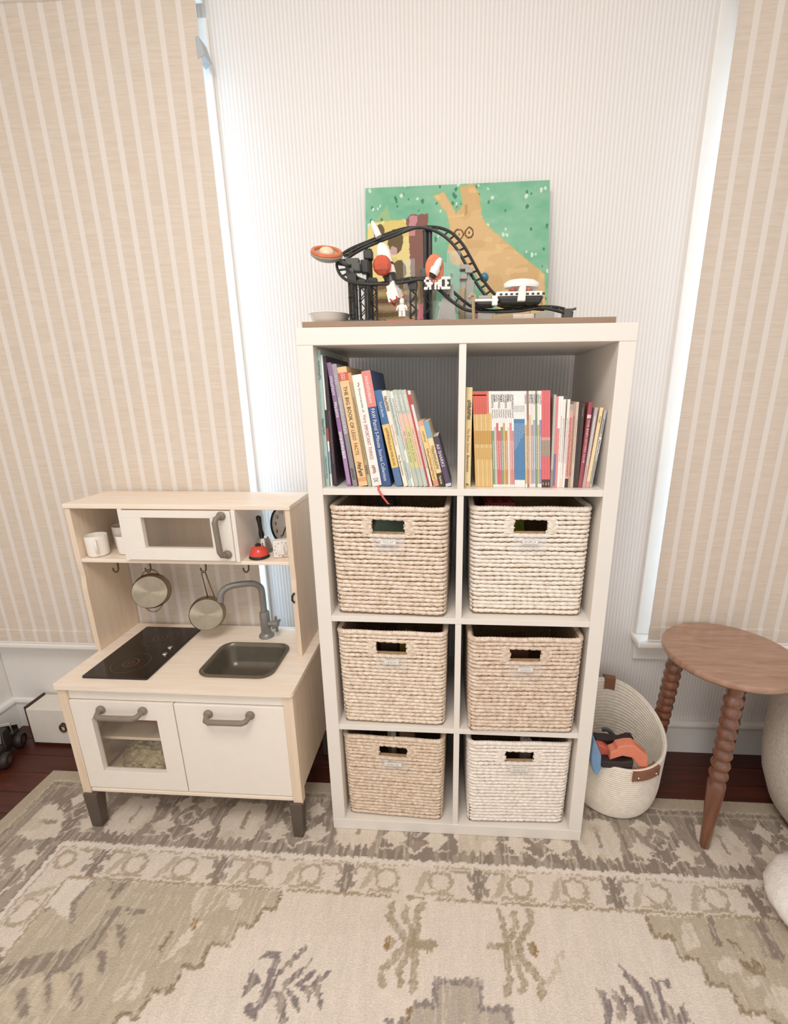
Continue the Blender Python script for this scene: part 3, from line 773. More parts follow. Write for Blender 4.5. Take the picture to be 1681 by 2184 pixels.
m_clip = clear_mat('clear_label_holder', '#ffffff', 0.15, 0.06)
m_wallin = M('basket_core', '#b0906a', 0.9, var=0.15, vscale=(80, 80, 80))
weaves = [weave_mesh(1), weave_mesh(2)]
def basket(x, y, z, yaw, tint, tint2, variant, text, label, hs=1.0):
    root = thing('wicker_basket', label, 'basket', (x, y, z + 0.0005), (0, 0, math.radians(yaw)), 'wicker baskets in the bookshelf', local=True)
    mw = M('rattan_' + tint[1:], tint, 0.75, var=0.10, vscale=(90, 90, 90), hex2=tint2, bump=0.25, bscale=(400, 400, 400))
    o = put_mesh('woven_coils', weaves[variant], None, root)
    if not o.data.materials:
        o.data.materials.append(mw)
    o.material_slots[0].link = 'OBJECT'
    o.material_slots[0].material = mw
    o['kind'] = 'stuff'
    t, a, b = 0.004, BW / 2 - 0.0075, BD / 2 - 0.0075
    mb = MB()
    mb.box(-a, a, b - t, b, 0.004, BH - 0.01).box(-a, -a + t, -b, b, 0.004, BH - 0.01).box(a - t, a, -b, b, 0.004, BH - 0.01)
    mb.box(-a, a, -b, -b + t, 0.004, HZ0).box(-a, a, -b, -b + t, HZ1, BH - 0.01).box(-a, -HX, -b, -b + t, HZ0, HZ1).box(HX, a, -b, -b + t, HZ0, HZ1)
    mb.box(-a, a, -b, b, 0.002, 0.006)
    obj('inner_wall', mb, m_wallin, root, local=True)
    yf = -BD / 2 + 0.001
    for s in (-1, 1):
        mb = MB()
        x0, x1 = (HX - 0.001, HX + 0.025) if s > 0 else (-HX - 0.025, -HX + 0.001)
        for i in range(9):
            zz = HZ0 - 0.004 + (HZ1 - HZ0 + 0.006) * (i + 0.5) / 9
            ex = random.uniform(-0.003, 0.003)
            mb.tube([(x0 + ex, yf + 0.002, zz), ((x0 + x1) / 2, yf - 0.0025, zz + random.uniform(-.0006, .0006)), (x1 + ex, yf + 0.002, zz)], 0.0024, 6)
        bo = obj('handle_binding', mb, mw, root, smooth=True, local=True)
    obj('label_holder', MB().box(-HX, HX, yf - 0.0075, yf - 0.0068, HZ0 - 0.050, HZ0 - 0.001), m_clip, root, local=True)
    wd = 0.020 if len(text) < 9 else 0.026
    card = obj('label_card', MB().box(-wd, wd, yf - 0.0090, yf - 0.0080, HZ0 - 0.0300, HZ0 - 0.0170), m_card, root, local=True)
    fr = MB()
    for q in ((-wd + .001, wd - .001, -.0288, -.0284), (-wd + .001, wd - .001, -.0186, -.0182), (-wd + .001, -wd + .0014, -.0288, -.0182), (wd - .0014, wd - .001, -.0288, -.0182)):
        fr.box(q[0], q[1], yf - 0.0092, yf - 0.0089, HZ0 + q[2], HZ0 + q[3])
    obj('label_border', fr, m_ink, card, local=True)
    lettering('label_lettering', text, m_ink, card, (-wd * 0.72, yf - 0.0093, HZ0 - 0.0262), (1, 0, 0), (0, 0, 1), wd * 1.44, 0.0054)
    return root
TAN, TAN2, PALE, PALE2 = '#ecd7be', '#cfae88', '#f3e6d6', '#dcc5a8'
basket(0.206, 0.160, Z2, -2.4, '#eedfd0', '#d0b79c', 0, 'TOOL KIT', 'tan wicker basket labelled TOOL KIT, with a red ribbon touching its rim')
basket(0.562, 0.179, Z2, 0.2, '#f4ebe0', '#dfcfbc', 1, 'DUPLO', 'pale wicker basket right of the TOOL KIT basket, lime green toy inside')
basket(0.202, 0.162, Z3, -1.2, '#f0e2d2', '#d2b89c', 0, 'LEGOS', 'tan wicker basket in the left third-row cell, dark toys showing through its handle hole')
basket(0.560, 0.145, Z3, 1.6, '#ebdac9', '#c8ac90', 1, 'LEGOS', 'brownest wicker basket, pushed forward in the right third-row cell')
basket(0.200, 0.166, Z4, -2.2, '#e9d8c5', '#c8ab8c', 1, 'MAGNA-TILES', 'tan wicker basket in the bottom left cell of the white bookshelf')
basket(0.563, 0.166, Z4, 2.0, '#f7efe6', '#e2d3c2', 0, 'MAGNA-TILES', 'whitest wicker basket in the bottom right cell of the white bookshelf')
# a few toys that show above the rims and through the handle holes
def stud_brick(name, label, loc, rz, w, d, h, nx, ny, mat, tilt=(0, 0)):
    root = thing(name, label, 'toy brick', loc, (tilt[0], tilt[1], rz), local=True)
    obj('brick_body', MB().box(-w / 2, w / 2, -d / 2, d / 2, 0, h), mat, root, bevel=0.001, local=True)
    mb = MB()
    for i in range(nx):
        for j in range(ny):
            cx_, cy_ = -w / 2 + w * (i + .5) / nx, -d / 2 + d * (j + .5) / ny
            mb.lathe([(w / nx * 0.3, h), (w / nx * 0.3, h + 0.004)], 10, Matrix.Translation((cx_, cy_, 0)))
    obj('studs', mb, mat, root, smooth=True, local=True)
    return root
m_sage = M('sage_plastic', '#8aa08c', 0.5)
m_lime = M('lime_plastic', '#a9b83a', 0.4)
m_redp = M('red_plastic', '#c8453a', 0.4)
m_dkbr = M('dark_brown_plastic', '#3a2d26', 0.45)
m_gold = M('gold_plastic', '#9c8140', 0.35, metal=0.4)
m_cream = M('cream_plastic', '#d8cdbb', 0.45)
tk = thing('toy_tool_case', 'sage green toy tool case inside the TOOL KIT basket', 'toy case', (0.185, 0.17, Z2 + 0.0065), (0, 0, 0.4), local=True)
obj('case_body', MB().prism([(-0.075, 0), (0.075, 0), (0.070, 0.20), (0.03, 0.262), (-0.045, 0.262), (-0.07, 0.19)], 'y', -0.05, 0.05), m_sage, tk, bevel=0.008, local=True)
obj('case_handle', MB().tube([(-0.03, 0, 0.262), (-0.028, 0, 0.285), (0.012, 0, 0.285), (0.015, 0, 0.262)], 0.006, 8), m_dkbr, tk, smooth=True, local=True)
bp = thing('toy_base_plate', 'lime green studded plate leaning inside the DUPLO basket', 'toy', (0.520, 0.120, Z2 + 0.0075), (math.radians(-14), 0, math.radians(20)), local=True)
obj('plate', MB().box(-0.075, 0.075, 0, 0.006, 0, 0.255), m_lime, bp, bevel=0.001, local=True)
mb = MB()
for i in range(6):
    for j in range(10):
        mb.lathe([(0.0075, 0), (0.0075, 0.005)], 8, Matrix.Translation((-0.0625 + i * .025, -0.0, 0.0125 + j * .025)) @ Matrix.Rotation(math.radians(90), 4, 'X'))
obj('studs', mb, m_lime, bp, smooth=True, local=True)
stud_brick('toy_brick', 'big red toy brick at the back of the DUPLO basket', (0.500, 0.258, Z2 + 0.0075), 0.05, 0.09, 0.09, 0.262, 3, 3, m_redp)
stud_brick('toy_brick', 'dark toy brick behind the handle hole of the third-row left basket', (0.180, 0.085, Z3 + 0.0075), 0.2, 0.05, 0.06, 0.262, 2, 3, m_dkbr)
stud_brick('toy_brick', 'gold toy brick behind the handle hole of the third-row left basket', (0.236, 0.075, Z3 + 0.0075), -0.3, 0.03, 0.04, 0.258, 2, 2, m_gold)
stud_brick('toy_brick', 'brown toy brick inside the brownest wicker basket', (0.552, 0.080, Z3 + 0.0075), 0.1, 0.06, 0.05, 0.250, 3, 2, M('brown_plastic', '#5b3a2c', 0.45))
stud_brick('toy_brick', 'white toy brick inside the bottom left basket', (0.180, 0.090, Z4 + 0.0075), 0.6, 0.016, 0.03, 0.258, 1, 2, m_cream)
stud_brick('toy_brick', 'flat brown toy brick lying high in the bottom left basket', (0.232, 0.100, Z4 + 0.0075), -0.2, 0.05, 0.03, 0.252, 3, 2, M('tan_plastic', '#83694c', 0.5))
stud_brick('toy_brick', 'cream toy brick inside the bottom right basket', (0.598, 0.085, Z4 + 0.0075), 0.5, 0.022, 0.03, 0.252, 2, 2, m_cream)

# ------------------------------------------------------------------ books
m_pages = M('book_pages', '#e9ddc8', 0.9, var=0.08, vscale=(400, 10, 10))
PREV = []
def paper(hexcol, gloss=0.42):
    r_, g_, b_ = (int(hexcol.lstrip('#')[i:i + 2], 16) for i in (0, 2, 4))
    l_ = 0.3 * r_ + 0.59 * g_ + 0.11 * b_                      # cover colours muted towards a lifted grey
    r_, g_, b_ = (int(round(0.84 * q + 0.16 * (0.75 * l_ + 60))) for q in (r_, g_, b_))
    return M('cover_' + hexcol.lstrip('#'), '#%02x%02x%02x' % (r_, g_, b_), gloss, var=0.03, vscale=(40, 40, 40))
def book(x, lean, th, h, dep, hexcol, label, yf=0.030, bands=(), texts=(), marks=(), group=None, hard=False, z=Z1, ribbon=False):
    """x: lower left corner of the spine; lean in degrees, positive = top to the left; fractions of the height from the bottom"""
    a = math.radians(lean)
    if lean > 0 and PREV and PREV[0] == int(x > SW / 2):
        # stand clear of the neighbour it leans against
        _, px0, pa, pth, ph = PREV
        for zc in (pth * math.sin(pa), min(h * math.cos(a), ph * math.cos(pa))):
            x = max(x, px0 + pth * math.cos(pa) - (zc - pth * math.sin(pa)) * math.tan(pa) + zc * math.tan(a) + 0.0002)
    PREV[:] = [int(x > SW / 2), x, a, th, h]
    piv = 0.0 if lean >= 0 else th
    root = thing('book', label, 'book', (x + piv, yf, z + 0.0004), (0, -a, 0), group, local=True)
    ct = 0.0022 if hard else 0.0006
    ov = 0.003 if hard else 0.0004
    X0, X1 = -piv, th - piv
    mc = paper(hexcol)
    mb = MB().box(X0, X0 + ct, 0, dep, 0, h).box(X1 - ct, X1, 0, dep, 0, h)
    if th > 0.008:
        n = 5
        pts = [(X0 + th * i / n, -0.0018 * math.sin(math.pi * i / n)) for i in range(n + 1)]
        mb.prism(pts + [(X1, ct), (X0, ct)], 'z', 0, h)
    else:
        mb.box(X0, X1, -0.0004, ct, 0, h)
    obj('cover', mb, mc, root, local=True)
    obj('page_block', MB().box(X0 + ct, X1 - ct, ct, dep - ov, ov, h - ov), m_pages, root, local=True)
    def front(px):
        t = (px - X0) / th
        return (-0.0018 * math.sin(math.pi * min(max(t, 0), 1)) if th > 0.008 else -0.0004)
    for z0, z1, hx in bands:
        n = 5
        pts = [(X0 + th * i / n, front(X0 + th * i / n) - 0.00025) for i in range(n + 1)]
        obj('spine_band', MB().prism(pts + [(px, py + 0.0006) for px, py in reversed(pts)], 'z', h * z0, h * z1), paper(hx), root, local=True)
    for s, z1, z0, hf, hx in texts:
        lettering('spine_lettering', s, paper(hx), root, (X0 + th * (1 - hf) / 2, -0.0018 - 0.0006 if th > 0.008 else -0.0012, h * z1), (0, 0, -1), (1, 0, 0), h * (z1 - z0), th * hf)
    for z1, z0, hf, hx in marks:            # illegible small print: short strokes
        mb = MB()
        q = z1 * h
        rr = random.Random(int(z1 * 1000) + int(x * 10000))
        while q > z0 * h:
            L = rr.uniform(0.0015, 0.004)
            c = X0 + th * 0.5 + rr.uniform(-.1, .1) * th
            mb.box(c - th * hf / 2, c + th * hf / 2, front(c) - 0.0006, front(c) - 0.0003, q - L, q - L * 0.45)
            q -= L
        obj('spine_print', mb, paper(hx), root, local=True)
    if ribbon:
        pts = [(X0 + th * 0.75, 0.02, 0.001), (X0 + th * 0.78, -0.020, 0.0008), (X0 + th * 0.82, -0.0325, -0.004), (X0 + th * 0.95, -0.0345, -0.012), (X0 + th * 1.25, -0.0355, -0.028), (X0 + th * 1.55, -0.030, -0.044), (X0 + th * 1.62, -0.022, -0.047)]
        mb = MB()
        vs_ = []
        for p in pts:
            vs_ += [(p[0] - 0.0026, p[1], p[2]), (p[0] + 0.0026, p[1] - 0.0006, p[2]), (p[0] + 0.0026, p[1] + 0.0002, p[2] + 0.0003), (p[0] - 0.0026, p[1] + 0.0008, p[2] + 0.0003)]
        fs_ = []
        for i in range(len(pts) - 1):
            for j in range(4):
                fs_.append((i * 4 + j, i * 4 + (j + 1) % 4, i * 4 + 4 + (j + 1) % 4, i * 4 + 4 + j))
        mb.add(vs_, fs_)
        o = obj('ribbon_bookmark', mb, M('coral_ribbon', '#e0655c', 0.5), root, smooth=True, local=True)
        o['label'] = 'coral red ribbon bookmark hanging over the shelf edge'
    return root
GL = 'books leaning in the top left cell'
book(0.0390, 0.4, 0.0100, 0.327, 0.235, '#a9c8c0', 'tallest pale teal picture book against the left shelf side', marks=((.93, .80, .4, '#5f7d78'), (.52, .40, .4, '#5f7d78')), texts=(('CANDLEWICK PRESS', .235, .06, .45, '#4d6a66'),), hard=True, group=GL)
book(0.0492, 0.8, 0.0042, 0.316, 0.225, '#efe9e2', 'thin white, black and red book beside the teal picture book', bands=((.10, .28, '#86a3b8'), (.36, .46, '#c9382f'), (.46, .6, '#2d2928')), group=GL)
book(0.0538, 1.6, 0.0078, 0.314, 0.240, '#3a2b30', 'dark brown tall book next to the purple spine', marks=((.6, .2, .4, '#7c5a58'),), hard=True, group=GL)
book(0.0830, 6.6, 0.0105, 0.300, 0.21, '#8d6a94', 'purple spine book between dark brown and grey books', bands=((.02, .30, '#b183b4'), (.44, .56, '#9d6aa3')), marks=((.90, .76, .6, '#d7c3da'), (.70, .58, .6, '#e3d6e4'), (.46, .24, .7, '#ede3ee')), group=GL)
book(0.0950, 7.3, 0.0120, 0.297, 0.21, '#a39aa0', 'grey spine book left of the orange book', bands=((0.0, .45, '#8c8686'),), marks=((.93, .84, .5, '#c9c2c6'), (.74, .45, .55, '#d5ced2'), (.16, .07, .5, '#4b4647')), group=GL)
book(0.1100, 8.0, 0.0225, 0.290, 0.22, '#f0c184', 'thick orange hardback reading THE BIG BOOK OF LEGO FACTS', bands=((.89, .955, '#dc5a44'), (.04, .075, '#e79a63')),
     texts=(('LEGO', .948, .897, .42, '#fbeee0'), ('THE BIG BOOK OF', .845, .50, .40, '#2f2620'), ('LEGO  FACTS', .485, .275, .40, '#6b4a26')), marks=((.215, .10, .35, '#4a3424'),), hard=True, group=GL)
book(0.1335, 8.2, 0.0090, 0.277, 0.20, '#b59c6e', 'thin olive gold spine squeezed right of the orange book', bands=((.92, 1.0, '#e29a6a'), (.0, .10, '#a9b48c')), marks=((.80, .25, .3, '#8a7448'), (.2, .12, .5, '#6a5836')), group=GL)
book(0.1435, 8.5, 0.0240, 0.272, 0.21, '#f5ebe0', 'white encyclopedia reading IMPORTANT THINGS with a coral ribbon bookmark', texts=(('My Encyclopedia of', .93, .675, .26, '#5b534c'), ('Very', .655, .58, .42, '#b8625a'), ('IMPORTANT THINGS', .565, .25, .36, '#b5635c'), ('DK', .075, .035, .5, '#7f766d')), marks=((.20, .125, .3, '#a05a50'),), hard=True, group=GL, ribbon=True)
book(0.1700, 8.8, 0.0220, 0.281, 0.215, '#33538c', 'dark blue hardback reading PAW Patrol with a coral top band', bands=((.70, 1.0, '#e8837a'),), texts=(('nickelodeon', .955, .735, .42, '#fdeee9'), ('PAW Patrol', .685, .50, .44, '#f3f3f3'), ('5-Minute Stories Collection', .485, .05, .40, '#f3f3f3')), hard=True, group=GL)
book(0.2060, 11.6, 0.0175, 0.238, 0.17, '#3f6fa5', 'blue book with a yellow lower spine and slanted blank gap before it', bands=((.20, .655, '#f0c466'), (.0, .20, '#55759f')), texts=(('Tooth Bandits', .885, .73, .34, '#e8eef6'), ('READ MORE BOOKS', .44, .22, .34, '#5c421b')), marks=((.62, .46, .35, '#a5722e'),), group=GL)
book(0.2260, 12.1, 0.0110, 0.238, 0.16, '#f1e5cf', 'cream paperback reading The Berenstains right of the blue and yellow book', texts=(('The Berenstains', .34, .12, .42, '#3b3a36'),), marks=((.95, .80, .6, '#7d5f46'), (.66, .45, .4, '#e4b9a4')), group=GL)
book(0.2380, 12.3, 0.0078, 0.238, 0.16, '#c3cfc2', 'thin pale green spine beside the cream paperback', marks=((.93, .55, .35, '#7f9086'), (.28, .08, .35, '#7f9086')), group=GL)
book(0.2470, 12.4, 0.0064, 0.237, 0.16, '#eae7dc', 'thin off-white spine between two pale green spines', marks=((.93, .40, .4, '#6f7b75'), (.26, .1, .4, '#8f978f')), group=GL)
book(0.2540, 12.5, 0.0104, 0.240, 0.16, '#bcc4b2', 'sage spine reading MY FRIEND IS SAD with peach and lime bands', bands=((.47, .76, '#ecc2ad'), (.20, .47, '#ccd08c')), marks=((.95, .80, .55, '#eeece4'),), texts=(('MY FRIEND IS SAD', .58, .26, .42, '#7e8a45'),), group=GL)
book(0.2650, 12.6, 0.0104, 0.240, 0.16, '#b9c3b3', 'sage spine reading WE ARE IN A BOOK with peach and yellow bands', bands=((.64, .76, '#efc2a6'), (.20, .64, '#d9cf83')), marks=((.95, .80, .55, '#eeece4'),), texts=(('WE ARE IN A BOOK!', .58, .26, .42, '#8a8444'),), group=GL)
book(0.2760, 12.7, 0.0104, 0.240, 0.16, '#c3c9bd', 'pale spine reading THERE IS A BIRD with a long peach band', bands=((.20, .76, '#f0c4ae'),), marks=((.95, .80, .55, '#eeece4'),), texts=(('THERE IS A BIRD ON YOUR HEAD!', .62, .22, .34, '#d08c73'),), group=GL)
book(0.2870, 12.8, 0.0038, 0.239, 0.16, '#c9443a', 'very thin red spine right of the peach banded book', group=GL)
book(0.2910, 12.9, 0.0062, 0.239, 0.16, '#e6d9d3', 'thin pinkish white spine right of the thin red one', bands=((.86, .96, '#c9443a'),), marks=((.6, .2, .4, '#b98c86'),), group=GL)
book(0.3000, 14.0, 0.0132, 0.165, 0.13, '#f2cb83', 'short yellow spine with coral ends near the cell divider', bands=((.93, 1.0, '#eda283'), (.0, .10, '#e58e72')), marks=((.86, .70, .3, '#b58a4e'), (.6, .12, .35, '#b0803f')), group=GL)
book(0.3140, 14.3, 0.0132, 0.165, 0.13, '#f1d59a', 'short book with sky blue top and dark foot on the spine', bands=((.75, 1.0, '#7fa8c2'), (.0, .21, '#4a3a28')), marks=((.64, .28, .5, '#a3854c'), (.17, .05, .3, '#e7d8b5')), group=GL)
book(0.3280, 15.2, 0.0140, 0.128, 0.12, '#57455f', 'shortest dark purple book reading SHARKS', bands=((.86, 1.0, '#4c4148'), (.0, .06, '#cfd3dc')), texts=(('All SHARKS', .85, .40, .52, '#f4f1ee'),), group=GL)
# right-hand cell
GR = 'books standing in the top right cell'
book(0.3925, 0.0, 0.0150, 0.240, 0.17, '#f0d695', 'pale yellow paperback reading The Bear Scouts beside the cell divider', texts=(('The Bear Scouts', .60, .36, .40, '#c6513e'), ('Berenstains', .33, .16, .42, '#3b332a')), marks=((.88, .70, .5, '#3f3a36'), (.04, .02, .4, '#3f3a36')), group=GR)
x = 0.4125
ORD = ('first', 'second', 'third', 'fourth', 'fifth', 'sixth', 'seventh')
GY_ = 'thin yellow readers with red tops'
for i in range(8):
    tops = ((.77, 1.0, '#e2604d'), (.955, .965, '#f2b1a2')) if i < 6 else ((.78, 1.0, '#f3e9da' if i == 7 else '#e6776a'),)
    lab = '%s thin yellow reader with a red top, counted from the cell divider' % ORD[i] if i < 6 else ('thin yellow reader with a salmon top' if i == 6 else 'thin yellow reader with a white top')
    book(x, 3.2, 0.0052, 0.231, 0.15, '#e6c07a' if i % 2 else '#dfb266', lab, bands=tops + ((.46, .60, '#cf9a48'), (.30, .42, '#d9a95c')), group=GY_ if i < 6 else GR)
    x += 0.00555
mix1 = [('#f4f0e8', '#7d9a76', 'green'), ('#f1ede6', '#c9c2b6', 'grey'), ('#f4eee6', '#dd6660', 'coral red'), ('#f2ede5', '#d96a6d', 'rose red'), ('#f0ebe2', '#8a9a7c', 'moss'), ('#f3ede3', '#d6ab6c', 'amber'),
        ('#f2ece3', '#c58f4a', 'ochre'), ('#f3ede6', '#e9d9c2', 'beige'), ('#f1e6df', '#e48e8a', 'pink'), ('#f4efe8', '#d98f86', 'salmon')]
for i, (top, low, nm) in enumerate(mix1):
    book(x, 3.4, 0.0051, 0.231, 0.15, top, 'thin white-topped reader with a %s lower spine left of the blue readers' % nm, bands=((.03, .60 + .12 * ((i * 7) % 3) / 3, low),),
         marks=((.97, .90 if i % 3 else .84, .75, '#3a3532' if i % 3 == 1 else '#8b8078'), (.82, .74, .4, '#77706a'), (.5, .2, .35, '#f2ece3')), group=GR)
    x += 0.00545
GB = 'thin white and blue readers'
for i in range(7):
    book(x, 3.5, 0.0034, 0.231, 0.15, '#f5f1ea', '%s from the left of seven thin white readers with blue lower spines' % ORD[i], bands=((.08, .72, '#4f86b8'),), marks=((.86, .80, .4, '#8b8580'), (.68, .40 + .03 * i, .3, '#dfe8ef')), group=GB)
    x += 0.00365
mix2 = [('#f3ede4', '#d9b47a', 'wheat'), ('#a8745f', '#c08a6a', 'brown'), ('#efe8de', '#e3c79a', 'straw'), ('#e9e2d8', '#b89aa8', 'mauve'), ('#efe9e0', '#a8b6c2', 'pale blue'), ('#8d9a72', '#7f9a78', 'leaf green'), ('#f0e8d8', '#c9b583', 'khaki'), ('#f5f0ea', '#9a8fae', 'lilac')]
for i, (top, low, nm) in enumerate(mix2):
    book(x, 3.7, 0.0048, 0.231, 0.15, top, 'thin reader with a %s lower spine right of the blue readers' % nm, bands=((.04, .66 + .05 * (i % 3), low),),
         marks=((.97, .88, .7, '#3c3735' if i in (3, 5) else '#9a9088'), (.55, .2, .35, '#f2ece3')), group=GR)
    x += 0.00510
GRR = 'red paperbacks with dark feet'
for i in range(3):
    book(x, 3.8, 0.0066, 0.232, 0.15, '#e8686a', '%s of the three red paperbacks with dark feet and a grey patch' % ('left', 'middle', 'right')[i], bands=((.0, .085, '#5a3a30'), (.33, .50, '#a8937f'), (.50, .53, '#d9a488')), marks=((.055, .03, .3, '#f3e2da'),), group=GRR)
    x += 0.0069
tail = [(0.0055, .222, '#b9bcae', 'grey-green spine right of the three red paperbacks', ((.0, .2, '#9a8f86'),)), (0.0052, .218, '#ef7f86', 'thin pink-red spine between grey-green and white spines', ((.02, .38, '#7c7396'),)),
        (0.0055, .218, '#f4ece2', 'thin white spine with a coral lower half', ((.0, .66, '#ea8f85'),)), (0.0055, .218, '#f6efe6', 'first plain white spine right of the coral half', ()), (0.0060, .211, '#f1e8dc', 'second plain white spine, slightly shorter', ((.0, .1, '#e9d8c8'),)),
        (0.0060, .211, '#f3e9de', 'third plain white spine before the red lettered one', ()), (0.0080, .200, '#e7a79a', 'salmon spine with a red pattern and dark foot', ((.0, .11, '#4a3028'), (.93, 1.0, '#b0a69a'))), (0.0058, .203, '#b49a83', 'taupe spine right of the salmon patterned one', ()),
        (0.0062, .205, '#dcbfa6', 'tan pink spine left of the dark spines', ())]
x = 0.6005
for i, (th, h, hx, lab, bands) in enumerate(tail):
    mk = ((.85, .15, .45, '#cf5a4c'),) if 'salmon' in lab else (((.8, .3, .3, '#b3a79a'),) if i in (3, 4, 5, 8) else ())
    book(x, 1.6 if i < 5 else 0.6, th, h, 0.14, hx, lab, bands=bands, marks=mk, group=GR)
    x += th + 0.00025
book(0.6555, 0.2, 0.0042, 0.203, 0.14, '#3b3638', 'thin near-black spine right of the tan pink one', group=GR)
book(0.6650, 0.0, 0.0078, 0.203, 0.15, '#44352c', 'dark brown spine left of the club series book', marks=((.95, .85, .4, '#8a7668'),), group=GR)
book(0.6600, 0.0, 0.0160, 0.218, 0.015, '#e7e2da', 'pale book standing behind the dark brown spine', yf=0.23, group=GR)
book(0.6732, -2.2, 0.0095, 0.204, 0.14, '#a8454f', 'dark red book reading THE BABY-SITTERS CLUB', texts=(('THE BABY-SITTERS CLUB', .80, .30, .42, '#f0dcdc'),), bands=((.82, .86, '#e5c9c8'),), group=GR)
book(0.6832, -3.8, 0.0078, 0.192, 0.13, '#c9a6a4', 'dusty pink spine leaning right beside the dark red book', bands=((.55, 1.0, '#b7adb0'),), marks=((.9, .3, .35, '#efe6e4'),), group=GR)
book(0.6915, -5.0, 0.0078, 0.192, 0.13, '#f3d69b', 'pale yellow spine leaning right with a coral foot', bands=((.0, .08, '#e9a08c'),), marks=((.9, .82, .4, '#a98f56'),), group=GR)
book(0.6999, -5.6, 0.0066, 0.186, 0.13, '#b9b6b2', 'grey comic book leaning on the right shelf side', bands=((.44, .66, '#f2ede5'),), marks=((.64, .46, .5, '#3b3836'), (.9, .72, .5, '#8d8a88'), (.36, .06, .5, '#8d8a88')), group=GR)
# ------------------------------------------------------------------ play kitchen
m_birch = M('birch_veneer', '#ead6bf', 0.5, var=0.05, vscale=(60, 60, 4), hex2='#e1c8ac', bump=0.04)
m_birch_x = M('birch_worktop', '#f4e5d4', 0.45, var=0.05, vscale=(5, 70, 70), hex2='#ecd9c4', bump=0.03)
m_kwhite = M('kitchen_white_lacquer', '#f1e8dc', 0.35, var=0.012)
m_khandle = M('grey_brown_plastic', '#857a6c', 0.45, var=0.05)
m_kleg = M('dark_taupe_plastic', '#5b4f44', 0.55, var=0.05)
m_sinkp = M('pewter_plastic', '#726a5c', 0.32, metal=0.45, var=0.05)
m_faucet = M('silver_grey_plastic', '#8d8a84', 0.38, metal=0.3, var=0.04)
m_steel = M('brushed_steel', '#b0a28c', 0.30, metal=1.0, var=0.10, vscale=(20, 20, 20))
_b = m_steel.node_tree.nodes['Principled BSDF']
_b.inputs['Anisotropic'].default_value = 0.85
_tn = m_steel.node_tree.nodes.new('ShaderNodeTangent')
_tn.direction_type = 'RADIAL'
_tn.axis = 'Z'
m_steel.node_tree.links.new(_tn.outputs[0], _b.inputs['Tangent'])
m_hob = M('hob_black_glass', '#2a211c', 0.12, var=0.15, vscale=(12, 12, 12))
m_acryl = clear_mat('acrylic_pane', '#fbf8f2', 0.06, 0.02)
m_chrome = M('chrome', '#d5d2cc', 0.12, metal=1.0, var=0.02)
KX0, KX1, KY0, KY1, KZ = -0.783, -0.076, -0.041, 0.335, 0.520
kit = thing('play_kitchen', 'birch and white wooden play kitchen with grey handles, tap and sink', 'play kitchen', ((KX0 + KX1) / 2, 0.15, -0.008))
# worktop with rounded front corners
def rounded(x0, x1, y0, y1, r, n=5):
    pts = []
    for cx_, cy_, a0 in ((x1 - r, y0 + r, -90), (x1 - r, y1 - r, 0), (x0 + r, y1 - r, 90), (x0 + r, y0 + r, 180)):
        for i in range(n + 1):
            a = math.radians(a0 + 90 * i / n)
            pts.append((cx_ + r * math.cos(a), cy_ + r * math.sin(a)))
    return pts
SX0, SX1, SY0, SY1 = -0.392, -0.160, 0.020, 0.214
# the worktop is cut out for the sink: ring of strips
def ring(outer, inner):
    n = len(outer)
    return [(i, (i + 1) % n, n + (i + 1) % n, n + i) for i in range(n)]
out_ = rounded(KX0, KX1, KY0, KY1, 0.012)
inn_ = rounded(SX0 + 0.006, SX1 - 0.006, SY0 + 0.006, SY1 - 0.006, 0.035)
n = len(out_)
mb = MB()
vs_ = [(p[0], p[1], z) for z in (KZ, KZ - 0.013) for p in out_ + inn_]
fs_ = [f for f in ring(out_, inn_)]
fs_ += [tuple(2 * n + i for i in reversed(f)) for f in ring(out_, inn_)]
for i in range(n):
    j = (i + 1) % n
    fs_.append((i, 2 * n + i, 2 * n + j, j))
    fs_.append((n + i, n + j, 3 * n + j, 3 * n + i))
mb.add(vs_, fs_)
obj('worktop', mb, m_birch_x, kit)
# lower body
for x0, x1 in ((-0.776, -0.756), (-0.104, -0.084)):
    obj('side_panel', MB().box(x0, x1, -0.008, 0.310, 0.155, KZ - 0.013), m_birch, kit, bevel=0.001)
for x0, x1 in ((-0.778, -0.752), (-0.108, -0.080)):
    for y0, y1 in ((-0.031, -0.006), (0.305, 0.330)):
        zb = 0.108
        xm0, xm1 = x0, x1
        p = MB()
        p.hexa([(x0 + 0.003, y0 + 0.002, zb), (x1 - 0.003, y0 + 0.002, zb), (x1 - 0.003, y1 - 0.004, zb), (x0 + 0.003, y1 - 0.004, zb)],
               [(x0, y0, zb + 0.02), (x1, y0, zb + 0.02), (x1, y1, zb + 0.02), (x0, y1, zb + 0.02)])
        p.box(x0, x1, y0, y1, zb + 0.02, KZ - 0.013)
        obj('corner_post', p, m_birch, kit)
for x0, x1 in ((-0.786, -0.724), (-0.130, -0.072)):
    for y0, s in ((-0.046, 1), (0.300, 1)):
        zt = 0.128
        l = MB()
        xi0, xi1 = x0 + 0.014, x1 - 0.014
        zb = 0.0 if y0 < 0.1 else Z_FLOOR
        l.hexa([(xi0, y0 + 0.008, zb), (xi1, y0 + 0.008, zb), (xi1, y0 + 0.036, zb), (xi0, y0 + 0.036, zb)],
               [(x0 + 0.009, y0 + 0.008, zt), (x1 - 0.009, y0 + 0.008, zt), (x1 - 0.009, y0 + 0.047, zt), (x0 + 0.009, y0 + 0.047, zt)])
        obj('leg', l, m_kleg, kit, bevel=0.002)
obj('bottom_board', MB().box(-0.752, -0.108, -0.029, 0.305, 0.130, 0.146), m_birch_x, kit, bevel=0.004)
